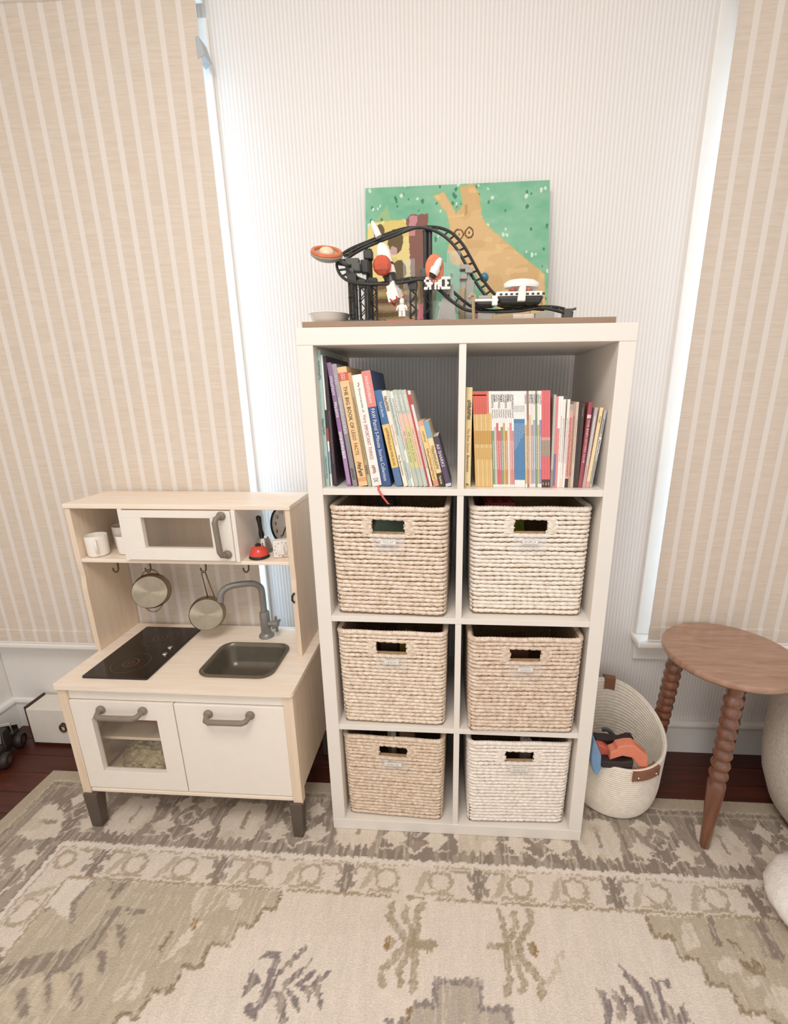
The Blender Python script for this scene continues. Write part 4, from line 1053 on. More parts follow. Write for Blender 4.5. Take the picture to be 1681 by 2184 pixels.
obj('front_rail', MB().box(-0.752, -0.108, -0.024, -0.008, 0.467, KZ - 0.013), m_kwhite, kit, bevel=0.001)
obj('back_rail', MB().box(-0.752, -0.108, 0.300, 0.310, 0.440, KZ - 0.013), m_birch, kit)
obj('inner_divider', MB().box(-0.440, -0.430, -0.006, 0.298, 0.146, KZ - 0.013), m_birch, kit)
obj('oven_shelf', MB().box(-0.752, -0.442, 0.020, 0.295, 0.288, 0.298), m_kwhite, kit, bevel=0.001)
def pull(parent, a, b, out, drop, name='handle'):
    """bow handle between two studs; out: vector standing off, drop: sag of the bar"""
    a, b, out, drop = Vector(a), Vector(b), Vector(out), Vector(drop)
    h = obj(name, MB(), m_khandle, parent) if False else None
    mid0, mid1 = a + out + drop, b + out + drop
    e = (b - a).normalized()
    path = [a, a + out * 0.45 + drop * 0.2, a + out * 0.85 + drop * 0.7 + e * 0.004, mid0 + e * 0.014, (mid0 + mid1) / 2, mid1 - e * 0.014, b + out * 0.85 + drop * 0.7 - e * 0.004, b + out * 0.45 + drop * 0.2, b]
    h = obj(name, MB().tube(path, [0.0075, 0.0078, 0.0082, 0.0085, 0.0082, 0.0085, 0.0082, 0.0078, 0.0075], 10), m_khandle, parent, smooth=True, angle=60)
    q = out.normalized()
    for p in (a, b):
        rot = q.to_track_quat('Z', 'Y').to_matrix().to_4x4()
        obj('handle_stud', MB().lathe([(0.0125, 0.0), (0.0135, 0.004), (0.012, 0.008), (0.008, 0.011)], 16, Matrix.Translation(p) @ rot), m_khandle, h, smooth=True)
    return h
# framed oven door with an acrylic pane
DX0, DX1, DZ0, DZ1, DY0, DY1 = -0.751, -0.4365, 0.150, 0.464, -0.030, -0.012
WX0, WX1, WZ0, WZ1 = -0.694, -0.493, 0.214, 0.404
oven = obj('oven_door', MB().box(DX0, WX0, DY0, DY1, DZ0, DZ1), m_kwhite, kit, bevel=0.0008)
obj('door_stile', MB().box(WX1, DX1, DY0, DY1, DZ0, DZ1), m_kwhite, oven, bevel=0.0008)
obj('door_rail', MB().box(WX0, WX1, DY0 + 0.0003, DY1, WZ1, DZ1), m_kwhite, oven, bevel=0.0008)
obj('door_rail', MB().box(WX0, WX1, DY0 + 0.0003, DY1, DZ0, WZ0), m_kwhite, oven, bevel=0.0008)
obj('door_pane', MB().box(WX0 - 0.001, WX1 + 0.001, DY1 - 0.005, DY1 - 0.002, WZ0 - 0.001, WZ1 + 0.001), m_acryl, oven)
pull(oven, (-0.656, DY0, 0.4375), (-0.528, DY0, 0.4385), (0, -0.030, 0), (0, 0, -0.006))
cup = obj('cupboard_door', MB().box(-0.4335, -0.109, DY0, DY1, DZ0, DZ1), m_kwhite, kit, bevel=0.0015)
pull(cup, (-0.332, DY0, 0.4365), (-0.208, DY0, 0.4375), (0, -0.030, 0), (0, 0, -0.006))
# hob
hob = obj('hob', MB().prism(rounded(-0.722, -0.520, -0.002, 0.302, 0.006, 3), 'z', KZ, KZ + 0.006), m_hob, kit, bevel=0.0012)
m_ringp = M('hob_ring_print', '#5e4036', 0.4, var=0.1)
for cy_, cx_ in ((0.075, -0.622), (0.225, -0.622)):
    for rr, w in ((0.055, 0.0016), (0.024, 0.004), (0.010, 0.004)):
        mb = MB()
        nn = 40
        vs_ = []
        for q in (rr, rr - w):
            vs_ += [(cx_ + q * math.cos(2 * math.pi * i / nn), cy_ + q * math.sin(2 * math.pi * i / nn), KZ + 0.00635) for i in range(nn)]
        mb.add(vs_, [(i, (i + 1) % nn, nn + (i + 1) % nn, nn + i) for i in range(nn)])
        obj('burner_ring', mb, m_ringp if rr < 0.05 else M('hob_line', '#5c4f42', 0.4), hob)
for u, v in ((363, 1382), (352, 1396)):
    p = atz(u, v, KZ + 0.006)
    obj('hob_dial', MB().lathe([(0.0075, 0), (0.0075, 0.003), (0.006, 0.005), (0.002, 0.006)], 16, Matrix.Translation(p)), m_chrome, hob, smooth=True)
# sink basin with a rolled rim
sec = [(0.000, 0.0060, 0.040), (0.006, 0.0085, 0.040), (0.011, 0.0050, 0.036), (0.014, -0.004, 0.034), (0.022, -0.050, 0.030), (0.034, -0.066, 0.024), (0.060, -0.070, 0.014)]
mb = MB()
vs_, nn = [], None
for ins, dz, r in [(0.002, 0.0002, 0.040)] + sec:
    ring_pts = rounded(SX0 + ins, SX1 - ins, SY0 + ins, SY1 - ins, max(r, 0.004), 6)
    nn = len(ring_pts)
    vs_ += [(p[0], p[1], KZ + dz) for p in ring_pts]
fs_ = [(i * nn + j, i * nn + (j + 1) % nn, (i + 1) * nn + (j + 1) % nn, (i + 1) * nn + j) for i in range(len(sec)) for j in range(nn)]
fs_.append(tuple(len(sec) * nn + j for j in range(nn)))
mb.add(vs_, fs_)
obj('sink_basin', mb, m_sinkp, kit, smooth=True, angle=50)
# tap
fx, fy = -0.270, 0.268
tap = obj('tap', MB().lathe([(0.026, 0), (0.025, 0.006), (0.017, 0.014), (0.0165, 0.088), (0.0145, 0.093), (0.009, 0.094)], 20, Matrix.Translation((fx, fy, KZ))), m_faucet, kit, smooth=True)
sp = [(fx, fy, KZ + 0.09), (fx, fy, KZ + 0.165), (fx - 0.004, fy - 0.003, KZ + 0.185), (fx - 0.018, fy - 0.012, KZ + 0.199), (fx - 0.040, fy - 0.022, KZ + 0.203), (fx - 0.075, fy - 0.038, KZ + 0.203), (fx - 0.098, fy - 0.050, KZ + 0.196), (fx - 0.110, fy - 0.058, KZ + 0.180), (fx - 0.113, fy - 0.061, KZ + 0.155)]
def smooth_path(pts, m=5):
    P = [Vector(p) for p in pts]
    o = []
    for i in range(len(P) - 1):
        p0, p1, p2, p3 = P[max(i - 1, 0)], P[i], P[i + 1], P[min(i + 2, len(P) - 1)]
        for k_ in range(m):
            t = k_ / m
            o.append(0.5 * ((2 * p1) + (p2 - p0) * t + (2 * p0 - 5 * p1 + 4 * p2 - p3) * t * t + (3 * p1 - p0 - 3 * p2 + p3) * t ** 3))
    o.append(P[-1])
    return o
obj('spout', MB().tube(smooth_path(sp, 4), 0.0105, 12), m_faucet, tap, smooth=True)
hd = obj('tap_handle', MB().lathe([(0.010, 0), (0.010, 0.018), (0.014, 0.020), (0.014, 0.032), (0.009, 0.034)], 14, Matrix.Translation((fx + 0.014, fy - 0.006, KZ + 0.050)) @ Matrix.Rotation(math.radians(90), 4, 'Y')), m_faucet, tap, smooth=True)
hx = fx + 0.041
mb = MB()
mb.tube([(hx, fy - 0.006, KZ + 0.022), (hx, fy - 0.006, KZ + 0.078)], 0.0052, 8)
mb.tube([(hx, fy - 0.034, KZ + 0.050), (hx, fy + 0.022, KZ + 0.050)], 0.0052, 8)
obj('cross_grip', mb, m_faucet, hd, smooth=True)
# upper unit
UX0, UX1, UY0, UY1, UZ = -0.792, -0.106, 0.148, 0.338, 1.012
for x0, x1 in ((UX0, UX0 + 0.016), (UX1 - 0.016, UX1)):
    prof = [(UY0, KZ), (UY1, KZ), (UY1, UZ - 0.014), (UY0, UZ - 0.014), (UY0, 0.83), (UY0 + 0.004, 0.78), (UY0, 0.74)]
    obj('upper_side_panel', MB().prism(prof, 'x', x0, x1), m_birch, kit, bevel=0.001)
obj('upper_top', MB().box(UX0 - 0.002, UX1 + 0.002, UY0 - 0.004, UY1, UZ - 0.014, UZ), m_birch_x, kit, bevel=0.002)
SZ = 0.838
obj('upper_shelf', MB().box(UX0 + 0.016, UX1 - 0.016, UY0, UY1 - 0.01, SZ - 0.012, SZ), m_birch_x, kit, bevel=0.003)
MX0, MX1 = -0.624, -0.268
for x0, x1 in ((MX0, MX0 + 0.012), (MX1 - 0.012, MX1)):
    obj('microwave_side', MB().box(x0, x1, UY0 - 0.006, UY1 - 0.02, SZ, UZ - 0.014), m_kwhite, kit, bevel=0.0008)
obj('microwave_back', MB().box(MX0 + 0.012, MX1 - 0.012, UY1 - 0.024, UY1 - 0.020, SZ, UZ - 0.014), m_birch, kit)
ax0, ax1, az0, az1 = MX0 + 0.013, MX1 - 0.013, SZ + 0.004, UZ - 0.017
wx0, wx1, wz0, wz1 = -0.553, -0.343, 0.880, 0.974
dy0, dy1 = UY0 - 0.010, UY0 + 0.006
mw = obj('microwave_door', MB().box(ax0, wx0, dy0, dy1, wz0, wz1), m_kwhite, kit, bevel=0.0006)
obj('door_stile', MB().box(wx1, ax1, dy0, dy1, wz0, wz1), m_kwhite, mw, bevel=0.0006)
obj('door_rail', MB().box(ax0, ax1, dy0, dy1, wz1, az1), m_kwhite, mw, bevel=0.0006)
obj('door_rail', MB().box(ax0, ax1, dy0, dy1, az0, wz0), m_kwhite, mw, bevel=0.0006)
obj('door_pane', MB().box(wx0 - 0.001, wx1 + 0.001, dy1 - 0.004, dy1 - 0.001, wz0 - 0.001, wz1 + 0.001), m_acryl, mw)
pull(mw, (-0.306, dy0, 0.982), (-0.301, dy0, 0.864), (0, -0.028, 0), (-0.008, 0, 0))
# hooks under the shelf
m_hook = M('dark_bronze_hook', '#5e4a36', 0.4, metal=0.5)
HY = 0.185
hook_x = []
for u in (250, 319, 437, 528):
    p = at(u, 1212, HY)
    hook_x.append(p.x)
    pts = [(p.x + 0.004, HY, SZ - 0.012), (p.x + 0.004, HY, p.z + 0.004), (p.x + 0.003, HY - 0.002, p.z - 0.006), (p.x - 0.003, HY - 0.003, p.z - 0.012), (p.x - 0.010, HY - 0.003, p.z - 0.008), (p.x - 0.012, HY - 0.003, p.z + 0.002)]
    obj('hook', MB().tube(smooth_path(pts, 4), 0.0026, 8), m_hook, kit, smooth=True)
p = at(628, 1276, UY0)
obj('cable_clip', MB().tube([(p.x + 0.002, UY0 - 0.002, p.z + 0.018), (p.x - 0.005, UY0 - 0.004, p.z + 0.008), (p.x - 0.006, UY0 - 0.004, p.z - 0.006), (p.x, UY0 - 0.002, p.z - 0.014)], 0.003, 6), M('black_plastic', '#201c1a', 0.4), kit, smooth=True)
# pots hanging from the hooks
def pan(label, c, r, depth, face, cat):
    q = Vector(face).normalized().to_track_quat('Z', 'Y')
    root = thing('steel_pot', label, cat, tuple(c), q.to_euler(), local=True)
    mt = Matrix.Identity(4)
    prof = [(0.001, 0.0), (r * 0.55, 0.0), (r * 0.93, -0.001), (r * 0.99, -0.006), (r * 1.0, -depth + 0.003), (r * 1.06, -depth), (r * 1.06, -depth - 0.002), (r * 0.97, -depth), (r * 0.90, -0.016), (r * 0.5, -0.005), (0.001, -0.004)]
    obj('pot_body', MB().lathe([(a, b) for a, b in prof], 40, mt, cap=False), m_steel, root, smooth=True, angle=50, local=True)
    return root, Matrix.Translation(c) @ q.to_matrix().to_4x4()
c1 = at(319, 1263, 0.205)
pot1, mt1 = pan('steel toy pot with two loop handles on the left hook', c1, 0.055, 0.034, (0.42, -1, 0.26), 'pot')
for s in (-1, 1):
    pts = [Vector((s * 0.0 + t, s * (0.053 + 0.018 * (1 - (t / 0.026) ** 2)), -0.033)) for t in np.linspace(-0.026, 0.026, 9)]
    obj('loop_handle', MB().tube(pts, 0.0022, 8), m_steel, pot1, smooth=True, local=True)
c2 = at(440, 1311, 0.215)
pot2, mt2 = pan('steel toy saucepan hanging by its long wire handle behind the tap', c2, 0.054, 0.034, (0.40, -1, 0.30), 'saucepan')
topz = at(437, 1218, HY).z
hk = Vector((hook_x[2] - 0.004, HY - 0.004, topz - 0.004))
rim = c2 + Vector((0.0, 0.040, 0.046))
obj('wire_handle', MB().tube(smooth_path([rim + Vector((-0.010, 0, 0)), rim * 0.4 + hk * 0.6 + Vector((-0.008, 0, 0)), hk + Vector((-0.006, 0, 0)), hk + Vector((0, 0, 0.006)), hk + Vector((0.006, 0, 0)), rim * 0.4 + hk * 0.6 + Vector((0.009, 0, 0)), rim + Vector((0.014, 0, 0))], 4), 0.0021, 8).xf(mt2.inverted()), m_steel, pot2, smooth=True, local=True)
# mugs on the upper shelf
m_mug = M('white_china', '#f4ece1', 0.25, var=0.01)
def mug(x, y, z, r, h, ang, label):
    root = thing('mug', label, 'mug', (x, y, z), group='white toy mugs on the play kitchen shelf')
    mt = Matrix.Translation((x, y, z))
    prof = [(r * 0.80, 0), (r * 0.92, 0.003), (r * 0.97, 0.012), (r, h - 0.002), (r * 0.985, h), (r * 0.93, h - 0.002), (r * 0.90, 0.010), (0.001, 0.006)]
    obj('cup', MB().lathe(prof, 32, mt), m_mug, root, smooth=True)
    d = Vector((math.cos(ang), math.sin(ang), 0))
    c = Vector((x, y, z))
    pts = [c + d * (r * 0.95 + a) + Vector((0, 0, h * b)) for a, b in ((0, .80), (0.010, .84), (0.018, .74), (0.019, .55), (0.014, .36), (0.004, .24), (-0.002, .22))]
    obj('cup_handle', MB().tube(smooth_path(pts, 4), 0.0042, 8), m_mug, root, smooth=True)
mug(-0.744, 0.186, SZ + 0.0005, 0.031, 0.066, math.radians(-55), 'white toy mug in front, handle turned forward, on the play kitchen shelf')
mug(-0.712, 0.270, SZ + 0.0005, 0.034, 0.074, math.radians(30), 'tallest white toy mug at the back of the play kitchen shelf')
mug(-0.664, 0.212, SZ + 0.0005, 0.030, 0.060, math.radians(60), 'white toy mug half hidden by the microwave side')
# bells, timer and clock in the right compartment
m_black = M('black_plastic', '#201c1a', 0.4)
m_redb = M('red_enamel', '#d94b3d', 0.22, var=0.02)
p = atz(552, 1190, SZ)
bl = thing('call_bell', 'red dome call bell on a black base on the kitchen shelf', 'bell', (p.x, 0.186, SZ + 0.0004))
mt = Matrix.Translation((p.x, 0.186, SZ + 0.0004))
obj('bell_base', MB().lathe([(0.029, 0), (0.031, 0.003), (0.029, 0.008), (0.020, 0.009)], 28, mt), m_black, bl, smooth=True)
obj('bell_dome', MB().lathe([(0.028, 0.0085), (0.0285, 0.011), (0.026, 0.022), (0.019, 0.032), (0.010, 0.037), (0.004, 0.038)], 28, mt), m_redb, bl, smooth=True)
obj('bell_button', MB().lathe([(0.009, 0.037), (0.009, 0.041), (0.006, 0.044), (0.002, 0.045)], 16, mt), m_black, bl, smooth=True)
hb = thing('hand_bell', 'silver hand bell with a long black handle behind the red bell', 'bell', (-0.236, 0.245, SZ + 0.0004))
mt = Matrix.Translation((-0.236, 0.245, SZ + 0.0004))
obj('bell_cup', MB().lathe([(0.030, 0), (0.029, 0.004), (0.024, 0.018), (0.021, 0.034), (0.016, 0.046), (0.005, 0.050)], 28, mt), m_chrome, hb, smooth=True)
obj('bell_handle', MB().lathe([(0.0075, 0.048), (0.0085, 0.056), (0.0060, 0.072), (0.0062, 0.090), (0.0078, 0.108), (0.0075, 0.114), (0.003, 0.117)], 16, mt @ Matrix.Rotation(math.radians(-4), 4, 'Y')), m_black, hb, smooth=True)
tm = thing('kitchen_timer', 'white square kitchen timer with a round dial beside the red bell', 'timer', (-0.158, 0.196, SZ + 0.0004), (0, 0, math.radians(24)), local=True)
obj('timer_case', MB().box(-0.027, 0.027, -0.014, 0.014, 0, 0.056), M('white_plastic', '#ece4da', 0.4, var=0.01), tm, bevel=0.006, segs=3, local=True)
obj('timer_dial', MB().lathe([(0.017, 0), (0.016, 0.004), (0.012, 0.005)], 24, Matrix.Translation((0, -0.014, 0.028)) @ Matrix.Rotation(math.radians(90), 4, 'X')), M('white_plastic', '#ece4da', 0.4), tm, smooth=True, local=True)
obj('dial_grip', MB().box(-0.004, 0.004, -0.026, -0.018, 0.014, 0.042), M('white_plastic', '#ece4da', 0.4), tm, bevel=0.001, local=True)
mb = MB()
for i in range(12):
    a = math.radians(30 * i)
    cx_, cz_ = 0.022 * math.sin(a), 0.028 + 0.022 * math.cos(a)
    mb.box(cx_ - 0.0012, cx_ + 0.0012, -0.0146, -0.0139, cz_ - 0.0012, cz_ + 0.0012)
obj('dial_marks', mb, m_ink, tm, local=True)
ck = thing('clock', 'round white clock with black rim and numerals in the kitchen shelf', 'clock', (-0.176, 0.292, SZ + 0.001), (math.radians(-7), 0, math.radians(-24)), local=True)
CR = 0.070
rotx = Matrix.Translation((0, 0, CR)) @ Matrix.Rotation(math.radians(90), 4, 'X')
obj('clock_rim', MB().lathe([(CR - 0.008, 0.0), (CR, 0.0), (CR, 0.008), (CR - 0.002, 0.010), (CR - 0.005, 0.009), (CR - 0.006, 0.005)], 48, rotx, cap=False), m_black, ck, smooth=True, local=True)
obj('clock_face', MB().lathe([(CR - 0.004, 0.0), (CR - 0.004, 0.005)], 48, rotx), M('clock_paper', '#efe7dc', 0.5, var=0.01), ck, local=True)
for i in range(1, 13):
    a = math.radians(30 * i)
    w = 0.008 if i < 10 else 0.012
    lettering('numeral', str(i), m_black, ck, (0.048 * math.sin(a) - w / 2, -0.0056, CR + 0.048 * math.cos(a) - 0.0065), (1, 0, 0), (0, 0, 1), w if i not in (1,) else 0.005, 0.013)
for L, ang, w in ((0.040, 205, 0.003), (0.026, 20, 0.004)):
    a = math.radians(ang)
    o = obj('clock_hand', MB().box(-w / 2, w / 2, -0.0075, -0.0065, -0.006, L).xf(Matrix.Translation((0, 0, CR)) @ Matrix.Rotation(a, 4, 'Y')), m_black, ck, local=True)
# things inside the oven
m_pinkcloth = M('dusty_pink_cloth', '#b98678', 0.9, var=0.1, bump=0.3)
tw = thing('folded_cloth', 'dusty pink folded cloth on the oven shelf of the play kitchen', 'cloth', (-0.58, 0.20, 0.2985))
mb = MB()
for i in range(3):
    mb.box(-0.72 + i * .004, -0.46 - i * .006, 0.085 + .004 * i, 0.27 - .003 * i, 0.2985 + i * 0.016, 0.2985 + i * 0.016 + 0.015)
obj('folds', mb, m_pinkcloth, tw, bevel=0.006, segs=3)
m_bag = M('crinkled_plastic_bag', '#c2b79c', 0.2, var=0.2, vscale=(25, 25, 25), bump=0.4, bscale=(200, 200, 200))
bag = MB()
bag.ball((-0.600, 0.10, 0.186), 0.108, 0.095, 0.044, 96, 56)
_bv = np.array(bag.v)
_rd = lambda p, q, sd: 1 - np.abs(2 * value_noise(p, q, sd) - 1)
_k = 0.014 * _rd(_bv[:, 0] * 60 + _bv[:, 1] * 25, _bv[:, 1] * 60 + _bv[:, 2] * 70, 3) + 0.010 * _rd(_bv[:, 0] * 130 - _bv[:, 2] * 60, _bv[:, 1] * 120 + _bv[:, 0] * 50, 4) - 0.012
_nv = (_bv - np.array([-0.600, 0.10, 0.186])) / np.array([0.108, 0.095, 0.044])
_nv /= np.linalg.norm(_nv, axis=1)[:, None]
_bv = _bv + _nv * _k[:, None]
_bv[:, 2] = np.maximum(_bv[:, 2], 0.1463)
bag.v = [tuple(p_) for p_ in _bv]
tag(obj('plastic_bag', bag, m_bag, None, smooth=True, angle=25), 'crumpled clear plastic bag at the bottom of the toy oven', 'bag')
# ------------------------------------------------------------------ on top of the bookshelf
m_board = M('brown_board', '#9a7f68', 0.6, var=0.06, vscale=(6, 60, 60))
BZ = SH_ + 0.0125
brd = obj('wooden_board', MB().box(0.016, 0.716, 0.002, 0.372, SH_ + 0.0003, BZ), m_board, None, bevel=0.001)
tag(brd, 'thin brown board lying on top of the white bookshelf', 'board')
# child's painting on canvas, leaning on the wall
PWd, PHt = 0.512, 0.402
def paint_canvas(X, Y):
    Xw = X + 0.004 * (value_noise(X * 120, Y * 120, 1) - .5)
    Yw = Y + 0.004 * (value_noise(X * 120, Y * 120, 2) - .5)
    col = np.empty(X.shape + (3,))
    g1, g2 = np.array(C('#6fb08f')[:3]), np.array(C('#93c3a4')[:3])
    n = (value_noise(X * 18, Y * 30, 3) * .6 + value_noise(X * 50, Y * 90, 4) * .4)[..., None]
    col[:] = g1 * (1 - n) + g2 * n
    def put(mask, hx, a=1.0):
        col[mask] = col[mask] * (1 - a) + np.array(C(hx)[:3]) * a
    def PX(pts):                                   # fractions of the canvas, from the upper left
        return [(p[0] * PWd, (1 - p[1]) * PHt) for p in pts]
    tone = value_noise(X * 25, Y * 25, 5)
    put(in_poly(Xw, Yw, PX([(.0, .30), (.12, .12), (.16, .35), (.10, .5), (0, .5)])), '#a9bd7a', .6)
    # dark and pale flecks over the green
    rr = random.Random(4)
    for i in range(150):
        fx_, fy_ = rr.random(), rr.random() * 0.85
        c_ = '#2f6a4c' if rr.random() < .62 else '#e6efe2'
        s_ = rr.uniform(.0018, .0045)
        put(((Xw - fx_ * PWd) / s_) ** 2 + ((Yw - (1 - fy_) * PHt) / (s_ * 1.5)) ** 2 < 1, c_, .75)
    # brown and plum tower
    put(in_poly(Xw, Yw, PX([(.20, .25), (.25, .19), (.345, .19), (.345, .30), (.33, .45), (.32, .95), (.22, .95), (.23, .5)])), '#8a5f55')
    put(in_poly(Xw, Yw, PX([(.245, .20), (.29, .20), (.27, .33), (.24, .33)])), '#c88a90')
    put(in_poly(Xw, Yw, PX([(.28, .55), (.34, .50), (.40, .60), (.38, .95), (.27, .95)])), '#7c6a55', .8)
    # yellow block with dark blots and brown stripes
    put(in_poly(Xw, Yw, PX([(.01, .27), (.03, .23), (.22, .22), (.24, .30), (.25, .62), (.20, .70), (.03, .72), (.0, .6)])), '#e6d58e')
    put(in_poly(Xw, Yw, PX([(.01, .27), (.03, .23), (.22, .22), (.24, .30), (.25, .62), (.20, .70), (.03, .72), (.0, .6)])) & (tone > .62), '#d9c06c', .7)
    for cx_, cy_, a_, b_ in ((.075, .30, .030, .055), (.165, .37, .044, .085), (.185, .56, .040, .068)):
        put(((Xw / PWd - cx_) / a_) ** 2 + ((1 - Yw / PHt - cy_) / b_) ** 2 < 1 + .25 * (tone - .5), '#6a5a3e')
    put(((Xw / PWd - .155) / .02) ** 2 + ((1 - Yw / PHt - .43) / .03) ** 2 < 1, '#c9a3a0')
    put(in_poly(Xw, Yw, PX([(.02, .66), (.30, .64), (.30, 1.0), (.02, 1.0)])), '#a08a60')
    for i, c_ in enumerate(('#6f573f', '#c6ab6e', '#6a5038', '#c9a98a', '#70583e', '#c0a063', '#5f4833')):
        y0 = .66 + i * .048
        put(in_poly(Xw, Yw, PX([(.03, y0), (.29, y0 - .01), (.29, y0 + .026), (.03, y0 + .03)])), c_, .85)
    put(in_poly(Xw, Yw, PX([(.29, .80), (.33, .78), (.34, 1.), (.28, 1.)])), '#d9788a', .8)
    put(((Xw / PWd - .63) / .05) ** 2 + ((1 - Yw / PHt - .88) / .07) ** 2 < 1, '#c05a6a', .8)
    # tan long-eared animal lying across the green
    body = [(.375, .07), (.43, .05), (.475, .14), (.50, .20), (.535, .13), (.52, .02), (.59, .0), (.625, .08), (.635, .22), (.66, .27), (.80, .43), (.98, .62), (.99, 1.0), (.86, .97), (.76, .88), (.66, .72), (.60, .58), (.53, .56), (.475, .52), (.455, .44), (.47, .33), (.455, .20)]
    bm = in_poly(Xw, Yw, PX(body))
    put(bm, '#d9b684')
    put(bm & (tone > .58), '#cda877', .6)
    put(bm & (value_noise(X * 40, Y * 60, 7) > .74), '#e6c48e', .6)
    put(near_line(Xw, Yw, PX(body + body[:1]), 0.0035), '#c9b468', .6)
    for ex, ey in ((.515, .335), (.570, .325)):
        d_ = np.sqrt((Xw - ex * PWd) ** 2 + ((Yw - (1 - ey) * PHt) * 0.86) ** 2)
        put((d_ < .0135) & (d_ > .0090), '#6b4a2c')
        put((Xw - ex * PWd) ** 2 + (Yw - (1 - ey) * PHt) ** 2 < .0025 ** 2, '#5b3d24')
    put(in_poly(Xw, Yw, PX([(.545, .14), (.56, .14), (.56, .2), (.545, .22)])), '#b5894e', .7)
    # scratched circle at the lower right
    d_ = np.sqrt(((Xw / PWd - .935) / .036) ** 2 + ((1 - Yw / PHt - .84) / .085) ** 2)
    put((d_ < 1) & (d_ > .90), '#8a7448', .8)
    put((d_ < 1) & (value_noise(X * 90 + 30 * Y, Y * 90, 12) > .70), '#8a7448', .6)
    return col
cv = thing('canvas_painting', "child's painting of a tan long-eared animal on green, leaning on the wall", 'painting', (0.364, 0.31, BZ))
xs_, ys_ = np.linspace(0, PWd, 320), np.linspace(0, PHt, 250)
gx, gy = np.meshgrid(xs_, ys_)
bot, top_ = at(1160, 640, 0.300), at(1173, 384, 0.385)
tilt = math.atan2(0.085, PHt)
e_u = Vector((1, 0, 0.008)).normalized()
e_v = Vector((-0.008, math.sin(tilt), math.cos(tilt))).normalized()
e_n = e_u.cross(e_v)
org = Vector((0.1085, 0.382, 1.8755)) - e_v * PHt
pl = Matrix((( e_u.x, e_v.x, e_n.x, org.x - 0.364), (e_u.y, e_v.y, e_n.y, org.y - 0.31), (e_u.z, e_v.z, e_n.z, org.z - BZ), (0, 0, 0, 1)))
paint = painted_grid('painted_front', xs_, ys_, lambda X, Y: 0.0006 + 0.0006 * value_noise(X * 200, Y * 200, 6), paint_canvas(gx, gy), attr_mat('acrylic_paint', 0.55, 0.1, (500, 500, 500), 0.05), cv, pl)
mb = MB().box(0, PWd, 0, PHt, -0.014, 0.0)
mb.xf(pl)
obj('stretched_canvas', mb, M('canvas_edge', '#8fb89a', 0.8, var=0.1), cv, local=True)

# white dish lying at the left end
p = at(708, 676, 0.10)
ds = obj('white_dish', MB().lathe([(0.020, 0), (0.032, 0.002), (0.043, 0.014), (0.048, 0.026), (0.050, 0.028), (0.046, 0.030), (0.040, 0.026), (0.020, 0.031), (0.002, 0.032)], 36, Matrix.Translation((p.x - 0.004, 0.095, BZ))), M('white_glaze', '#f6f0e8', 0.3, var=0.01), None, smooth=True)
tag(ds, 'small white covered dish at the left end of the brown board', 'dish')

# ------------------------------------------------------------------ toy roller coaster built of bricks (one thing, many parts)
m_track = M('black_toy_track', '#33322f', 0.35, var=0.06)
m_grey = M('grey_toy_brick', '#a9a49b', 0.45)
m_dgrey = M('dark_grey_toy_brick', '#55534e', 0.45)
m_wh = M('white_toy_brick', '#f2ece4', 0.35, var=0.01)
m_or = M('orange_toy_planet', '#d9774a', 0.35, var=0.1, vscale=(60, 60, 60))
m_trans_or = clear_mat('clear_orange_plastic', '#f08060', 0.08, 0.45)
m_trans = clear_mat('clear_toy_panel', '#fbfdfd', 0.05, 0.05)
m_blue = M('blue_toy_ball', '#3d7fa0', 0.2)
m_tanb = M('tan_toy_brick', '#b09c78', 0.5)
co = thing('toy_roller_coaster', 'black space-themed toy roller coaster in front of the painting', 'toy', (0.36, 0.14, BZ))
def T3(u, v, y):
    return at(u, v, y)
upper = [T3(*q) for q in ((1160, 658, .13), (1120, 655, .13), (1085, 652, .13), (1058, 640, .135), (1036, 618, .14), (1016, 588, .145), (998, 555, .15), (980, 525, .155), (958, 502, .16), (932, 489, .165), (903, 485, .17), (872, 488, .17), (838, 499, .165), (800, 514, .155), (765, 529, .145), (742, 542, .13), (731, 555, .11), (729, 568, .09), (735, 582, .07), (750, 594, .058), (775, 602, .052), (810, 605, .052), (850, 601, .055), (885, 595, .06), (912, 597, .065), (940, 611, .07), (965, 632, .075), (985, 648, .08), (1008, 659, .085), (1045, 664, .085), (1095, 662, .085), (1140, 656, .085), (1175, 657, .085), (1205, 663, .085))]
path = smooth_path(upper, 4)
def frames(path):
    out = []
    for i, p in enumerate(path):
        t = (path[min(i + 1, len(path) - 1)] - path[max(i - 1, 0)]).normalized()
        nrm = Vector((-t.z, 0, t.x))
        nrm = nrm.normalized() if nrm.length > 1e-4 else Vector((0, 0, 1))
        if nrm.z < 0:
            nrm = -nrm
        steep = min(1.0, abs(t.z) * 1.6)
        side = (Vector((0, 1, 0)) * (1 - 0.35 * steep) + nrm * (0.25 + 0.75 * steep))
        side = (side - t * side.dot(t)).normalized()
        out.append((p, t, side))
    return out
FRM = frames(path)
HALF = 0.0115
for s in (-1, 1):
    obj('rail', MB().tube([p + sd * (HALF * s) for p, t, sd in FRM], 0.0036, 8), m_track, co, smooth=True)
mb = MB()
acc = 0.0
for i in range(1, len(FRM)):
    acc += (FRM[i][0] - FRM[i - 1][0]).length
    if acc > 0.017:
        acc = 0
        p, t, sd = FRM[i]
        mb.tube([p - sd * HALF, p + sd * HALF], 0.0024, 6)
o = obj('track_ties', mb, m_track, co, smooth=True)
obj('chain_lift', MB().tube([p for p, t, sd in FRM[41:62]], 0.0098, 8, squash=0.32, up=FRM[41][2]), m_track, co, smooth=True)
